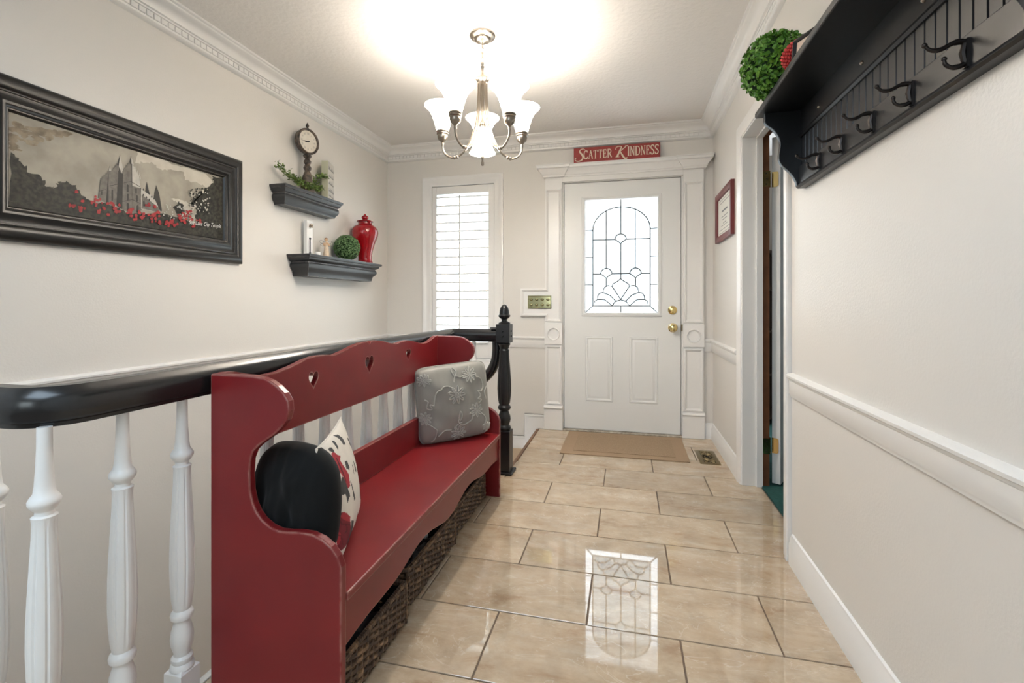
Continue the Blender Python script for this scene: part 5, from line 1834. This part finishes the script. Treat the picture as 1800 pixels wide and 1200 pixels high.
# large swash capitals
stroke([(-0.322, 2.283), (-0.336, 2.290), (-0.356, 2.286), (-0.364, 2.270), (-0.354, 2.254), (-0.342, 2.238), (-0.338, 2.218), (-0.352, 2.199), (-0.376, 2.192), (-0.396, 2.198), (-0.402, 2.212), (-0.394, 2.218)], [0.004, 0.006, 0.008, 0.012, 0.014, 0.014, 0.012, 0.009, 0.007, 0.007, 0.009, 0.010], True)
letter_done()
stroke([(-0.080, 2.264), (-0.076, 2.282), (-0.056, 2.288), (-0.036, 2.284), (-0.044, 2.262), (-0.058, 2.232), (-0.070, 2.206)], [0.006, 0.006, 0.006, 0.010, 0.014, 0.014, 0.012], True)
stroke([(-0.082, 2.206), (-0.052, 2.206)], 0.005)
stroke([(-0.050, 2.246), (-0.022, 2.268), (0.004, 2.290)], [0.006, 0.006, 0.008])
stroke([(-0.008, 2.290), (0.016, 2.290)], 0.005)
stroke([(-0.046, 2.248), (-0.032, 2.224), (-0.018, 2.200), (-0.004, 2.190), (0.010, 2.196)], [0.010, 0.013, 0.013, 0.010, 0.006], True)
letter_done()

# ================================================================== CERTIFICATE FRAME on the right wall
t = thing('framed_certificate', (XR, 3.41, 1.47), 'small burgundy framed certificate on the right wall beside the front door', 'picture')
MB().sweep([(3.67, 1.475), (3.15, 1.475), (3.15, 1.815), (3.67, 1.815)], [(0, 0.002), (0, 0.024), (-0.004, 0.026), (-0.030, 0.024), (-0.040, 0.020), (-0.042, 0.010), (-0.042, 0.002)], RW, closed=True).build('frame', REDFRAME, t)
CFM = lambda p, q, b: (XR - b, p, q)
MB().prism([(3.18, 1.505), (3.64, 1.505), (3.64, 1.785), (3.18, 1.785)], CFM, 0.004, 0.010).build('paper', PAPER, t)
mb = MB()
for z, a, b_, h in ((1.735, 3.24, 3.58, 0.004), (1.55, 3.24, 3.58, 0.004), (1.67, 3.32, 3.50, 0.012), (1.635, 3.30, 3.52, 0.005), (1.615, 3.33, 3.49, 0.005), (1.59, 3.36, 3.46, 0.005), (1.575, 3.30, 3.52, 0.004), (1.755, 3.22, 3.60, 0.003), (1.53, 3.22, 3.60, 0.003)):
    mb.prism([(a, z), (b_, z), (b_, z + h), (a, z + h)], CFM, 0.010, 0.0104)
mb.build('lettering', GREYINK, t, kind='stuff')

# ================================================================== COAT SHELF on the right wall
cs = thing('coat_shelf', (XR, 1.45, 1.475), 'black beadboard coat shelf with five double hooks on the right wall', 'coat rack')
SY0, SY1 = 0.90, 2.03
BY0, BY1 = 0.925, 1.975
ST = 1.795
MB().box(0.492, XR - 0.001, SY0, SY1, ST - 0.022, ST).build('shelf_board', BLACKS, cs, bevel=0.005)
brk = [(XR - 0.001, 1.490), (0.624, 1.490), (0.622, 1.505), (0.610, 1.530), (0.592, 1.552), (0.574, 1.570), (0.564, 1.590), (0.563, 1.612), (0.567, 1.640), (0.566, 1.664), (0.556, 1.690), (0.540, 1.712), (0.521, 1.728), (0.514, 1.740), (0.514, ST - 0.022), (XR - 0.001, ST - 0.022)]
brk = [brk[0], brk[1]] + smooth_poly(brk[2:14], 3) + brk[14:]
for y0 in (BY0 - 0.02, BY1):
    MB().prism([p[:2] for p in brk], lambda p, q, b: (p, b, q), y0, y0 + 0.02).build('bracket', BLACKS, cs, bevel=0.002)
# beadboard planks, one by one
nb = 28
pw_ = (BY1 - BY0) / nb
pk = None
for i in range(nb):
    y0 = BY0 + pw_ * i
    org = (XR - 0.006, y0 + pw_ / 2, 1.560)
    if pk is None:
        mb = MB().prism([(y0, 0.001), (y0 + pw_, 0.001), (y0 + pw_, 0.008), (y0 + pw_ - 0.0018, 0.008), (y0 + pw_ - 0.0032, 0.012), (y0 + 0.0032, 0.012), (y0 + 0.0018, 0.008), (y0, 0.008)], lambda p, q, b: (XR - q, p, b), 1.560, 1.672)
        pk = mb.build('beadboard_plank', BLACKS, cs, origin=org)
    else:
        share(pk, 'beadboard_plank', org, cs)
MB().box(XR - 0.021, XR - 0.001, BY0, BY1, 1.490, 1.562).build('hook_rail', BLACKS, cs, bevel=0.002)
MB().sweep([(BY0, 0), (BY1, 0)], [(0, 1.478), (0.024, 1.478), (0.030, 1.483), (0.028, 1.490), (0.022, 1.495), (0, 1.495)], lambda p, q, b: (XR - 0.001 - q, p, b)).build('lower_moulding', BLACKS, cs)
MB().sweep([(BY0, 0), (BY1, 0)], [(0, 1.670), (0.016, 1.670), (0.022, 1.676), (0.020, 1.683), (0.016, 1.688), (0, 1.688)], lambda p, q, b: (XR - 0.001 - q, p, b)).build('upper_moulding', BLACKS, cs)
MB().box(XR - 0.015, XR - 0.001, BY0, BY1, 1.687, ST - 0.022).build('back_board', BLACKS, cs)
for y in (1.22, 1.50, 1.80):
    MB().ball((XR - 0.016, y, 1.715), 0.006, 10, 6).build('screw', NICKEL, cs)
hk = None
HX = XR - 0.021
for y in (1.075, 1.253, 1.425, 1.602, 1.776):
    org = (HX, y, 1.500)
    if hk is None:
        mb = MB()
        up_ = smooth_poly([(0.000, 1.540), (0.008, 1.547), (0.024, 1.546), (0.044, 1.536), (0.060, 1.537), (0.069, 1.546)], 4)
        mb.tube([(HX - a, y, z) for a, z in up_], [0.0055] * 8 + [0.0042] * 8 + [0.0036] * 5, 10)
        mb.ball((HX - 0.070, y, 1.547), 0.0052, 10, 8)
        lo_ = smooth_poly([(0.002, 1.508), (0.012, 1.501), (0.026, 1.500), (0.036, 1.507), (0.038, 1.515)], 4)
        mb.tube([(HX - a, y, z) for a, z in lo_], [0.0048] * 8 + [0.0038] * 9, 10)
        mb.ball((HX - 0.038, y, 1.517), 0.0050, 10, 8)
        mb.prism([(y - 0.0075, 1.497), (y + 0.0075, 1.497), (y + 0.0065, 1.525), (y + 0.0075, 1.551), (y - 0.0075, 1.551), (y - 0.0065, 1.525)], lambda p, q, b: (HX - b, p, q), 0.0, 0.005)
        mb.tube([(HX - 0.004, y, 1.504), (HX - 0.008, y, 1.525), (HX - 0.004, y, 1.545)], [0.005, 0.0062, 0.005], 8)
        hk = mb.build('coat_hook', IRON, cs, origin=org)
    else:
        share(hk, 'coat_hook', org, cs)

# things standing on it
leaf_ball((0.528, 1.898, ST + 0.118), 0.115, 2600, 0.0088, LEAF, 'bushy green topiary ball at the far end of the black coat shelf', 'topiary ball', 'topiary_ball', 0.012)
t = thing('berry_ball', (0.580, 1.715, ST), 'red berry cluster beside the green ball on the coat shelf', 'berry ball')
bc, br = Vector((0.572, 1.703, ST + 0.056)), (0.077, 0.074, 0.052)
MB().ball(bc, 1.0, 20, 14, sc=tuple(q * 0.93 for q in br)).build('core', mat('berry_core', (0.2, 0.01, 0.012), 0.6), t)
mb = MB()
for i in range(420):
    z = 1 - 2 * (i + 0.5) / 420
    a = i * 2.39996
    q = math.sqrt(1 - z * z)
    d = Vector((q * math.cos(a) * br[0], q * math.sin(a) * br[1], z * br[2]))
    mb.ball(bc + d * 0.97, 0.0052, 6, 4)
mb.build('berries', BERRY, t, kind='stuff')
t = thing('photo_frame', (0.527, 1.60, ST), 'tiny dark photo frame in front of the red berries on the coat shelf', 'photo frame')
f0, f1 = Vector((0.506, 1.632)), Vector((0.543, 1.552))
fd = (f1 - f0).normalized()
fn_ = Vector((-abs(fd.y), -fd.x)) if True else None


def SFR(p, q, b):
    v = f0 + fd * p + fn_ * (b - q * 0.10)
    return (v.x, v.y, ST + q)


FL = (f1 - f0).length
MB().sweep([(0, 0.0015), (FL, 0.0015), (FL, 0.068), (0, 0.068)], [(0, 0), (0, 0.008), (0.004, 0.010), (0.009, 0.007), (0.012, 0.003), (0.012, 0)], SFR, closed=True).build('frame', BLACKS, t)
MB().prism([(0.008, 0.009), (FL - 0.008, 0.009), (FL - 0.008, 0.060), (0.008, 0.060)], SFR, 0.001, 0.003).build('photo', mat('photo_pale', (0.65, 0.50, 0.40), 0.5), t)

# ================================================================== DOORMAT and FLOOR VENT
t = thing('doormat', (-0.02, 3.565, 0), 'tan rectangular doormat on the tiles in front of the front door', 'mat')
MB().prism([(-0.452, 3.275), (0.410, 3.285), (0.414, 3.845), (-0.452, 3.850)], XY, 0.001, 0.006).build('border', MATW, t, bevel=0.002)
MB().prism([(-0.365, 3.345), (0.325, 3.352), (0.330, 3.790), (-0.365, 3.792)], XY, 0.005, 0.0095).build('pile', MATP, t, bevel=0.003)
t = thing('floor_vent', (0.536, 3.425, 0), 'brass floor register with scrollwork set in the tiles right of the doormat', 'vent')
vx0, vx1, vy0, vy1 = 0.472, 0.600, 3.278, 3.572
MB().sweep([(vx0, vy0), (vx1, vy0), (vx1, vy1), (vx0, vy1)], [(0, 0.001), (0, 0.002), (0.006, 0.005), (0.026, 0.006), (0.028, 0.003), (0.028, 0.001)], closed=True).build('frame', ABRASS, t)
MB().box(vx0 + 0.02, vx1 - 0.02, vy0 + 0.02, vy1 - 0.02, 0.0005, 0.0015).build('recess_sheet', DARK, t)  # near-black sheet added for the shade under the scrollwork
mb = MB()
cx_, cy_ = (vx0 + vx1) / 2, (vy0 + vy1) / 2


def vtube(pts, r=0.003):
    mb.tube([(a, b, 0.0045) for a, b in pts], r, 6)


vtube(arc(cx_, cy_, 0.036, 0, 360, 24, 0.05))
vtube(arc(cx_, cy_, 0.018, 0, 360, 16, 0.026))
for s in (1, -1):
    vtube(smooth_poly([(cx_ - 0.03, cy_ + s * 0.055), (cx_, cy_ + s * 0.068), (cx_ + 0.03, cy_ + s * 0.055)], 4))
    vtube(smooth_poly([(cx_ - 0.03, cy_ + s * 0.115), (cx_, cy_ + s * 0.088), (cx_ + 0.03, cy_ + s * 0.115)], 4))
    for q in (1, -1):
        vtube(arc(cx_ + q * 0.022, cy_ + s * 0.090, 0.012, 0, 360, 12, 0.016))
        vtube(smooth_poly([(cx_ + q * 0.036, cy_ + s * 0.03), (cx_ + q * 0.028, cy_ + s * 0.052), (cx_ + q * 0.036, cy_ + s * 0.075)], 4))
        vtube([(cx_ + q * 0.036, cy_ + s * 0.0), (cx_ + q * 0.018, cy_)])
    vtube([(cx_, cy_ + s * 0.05), (cx_, cy_ + s * 0.122)])
mb.build('scrollwork', ABRASS, t)
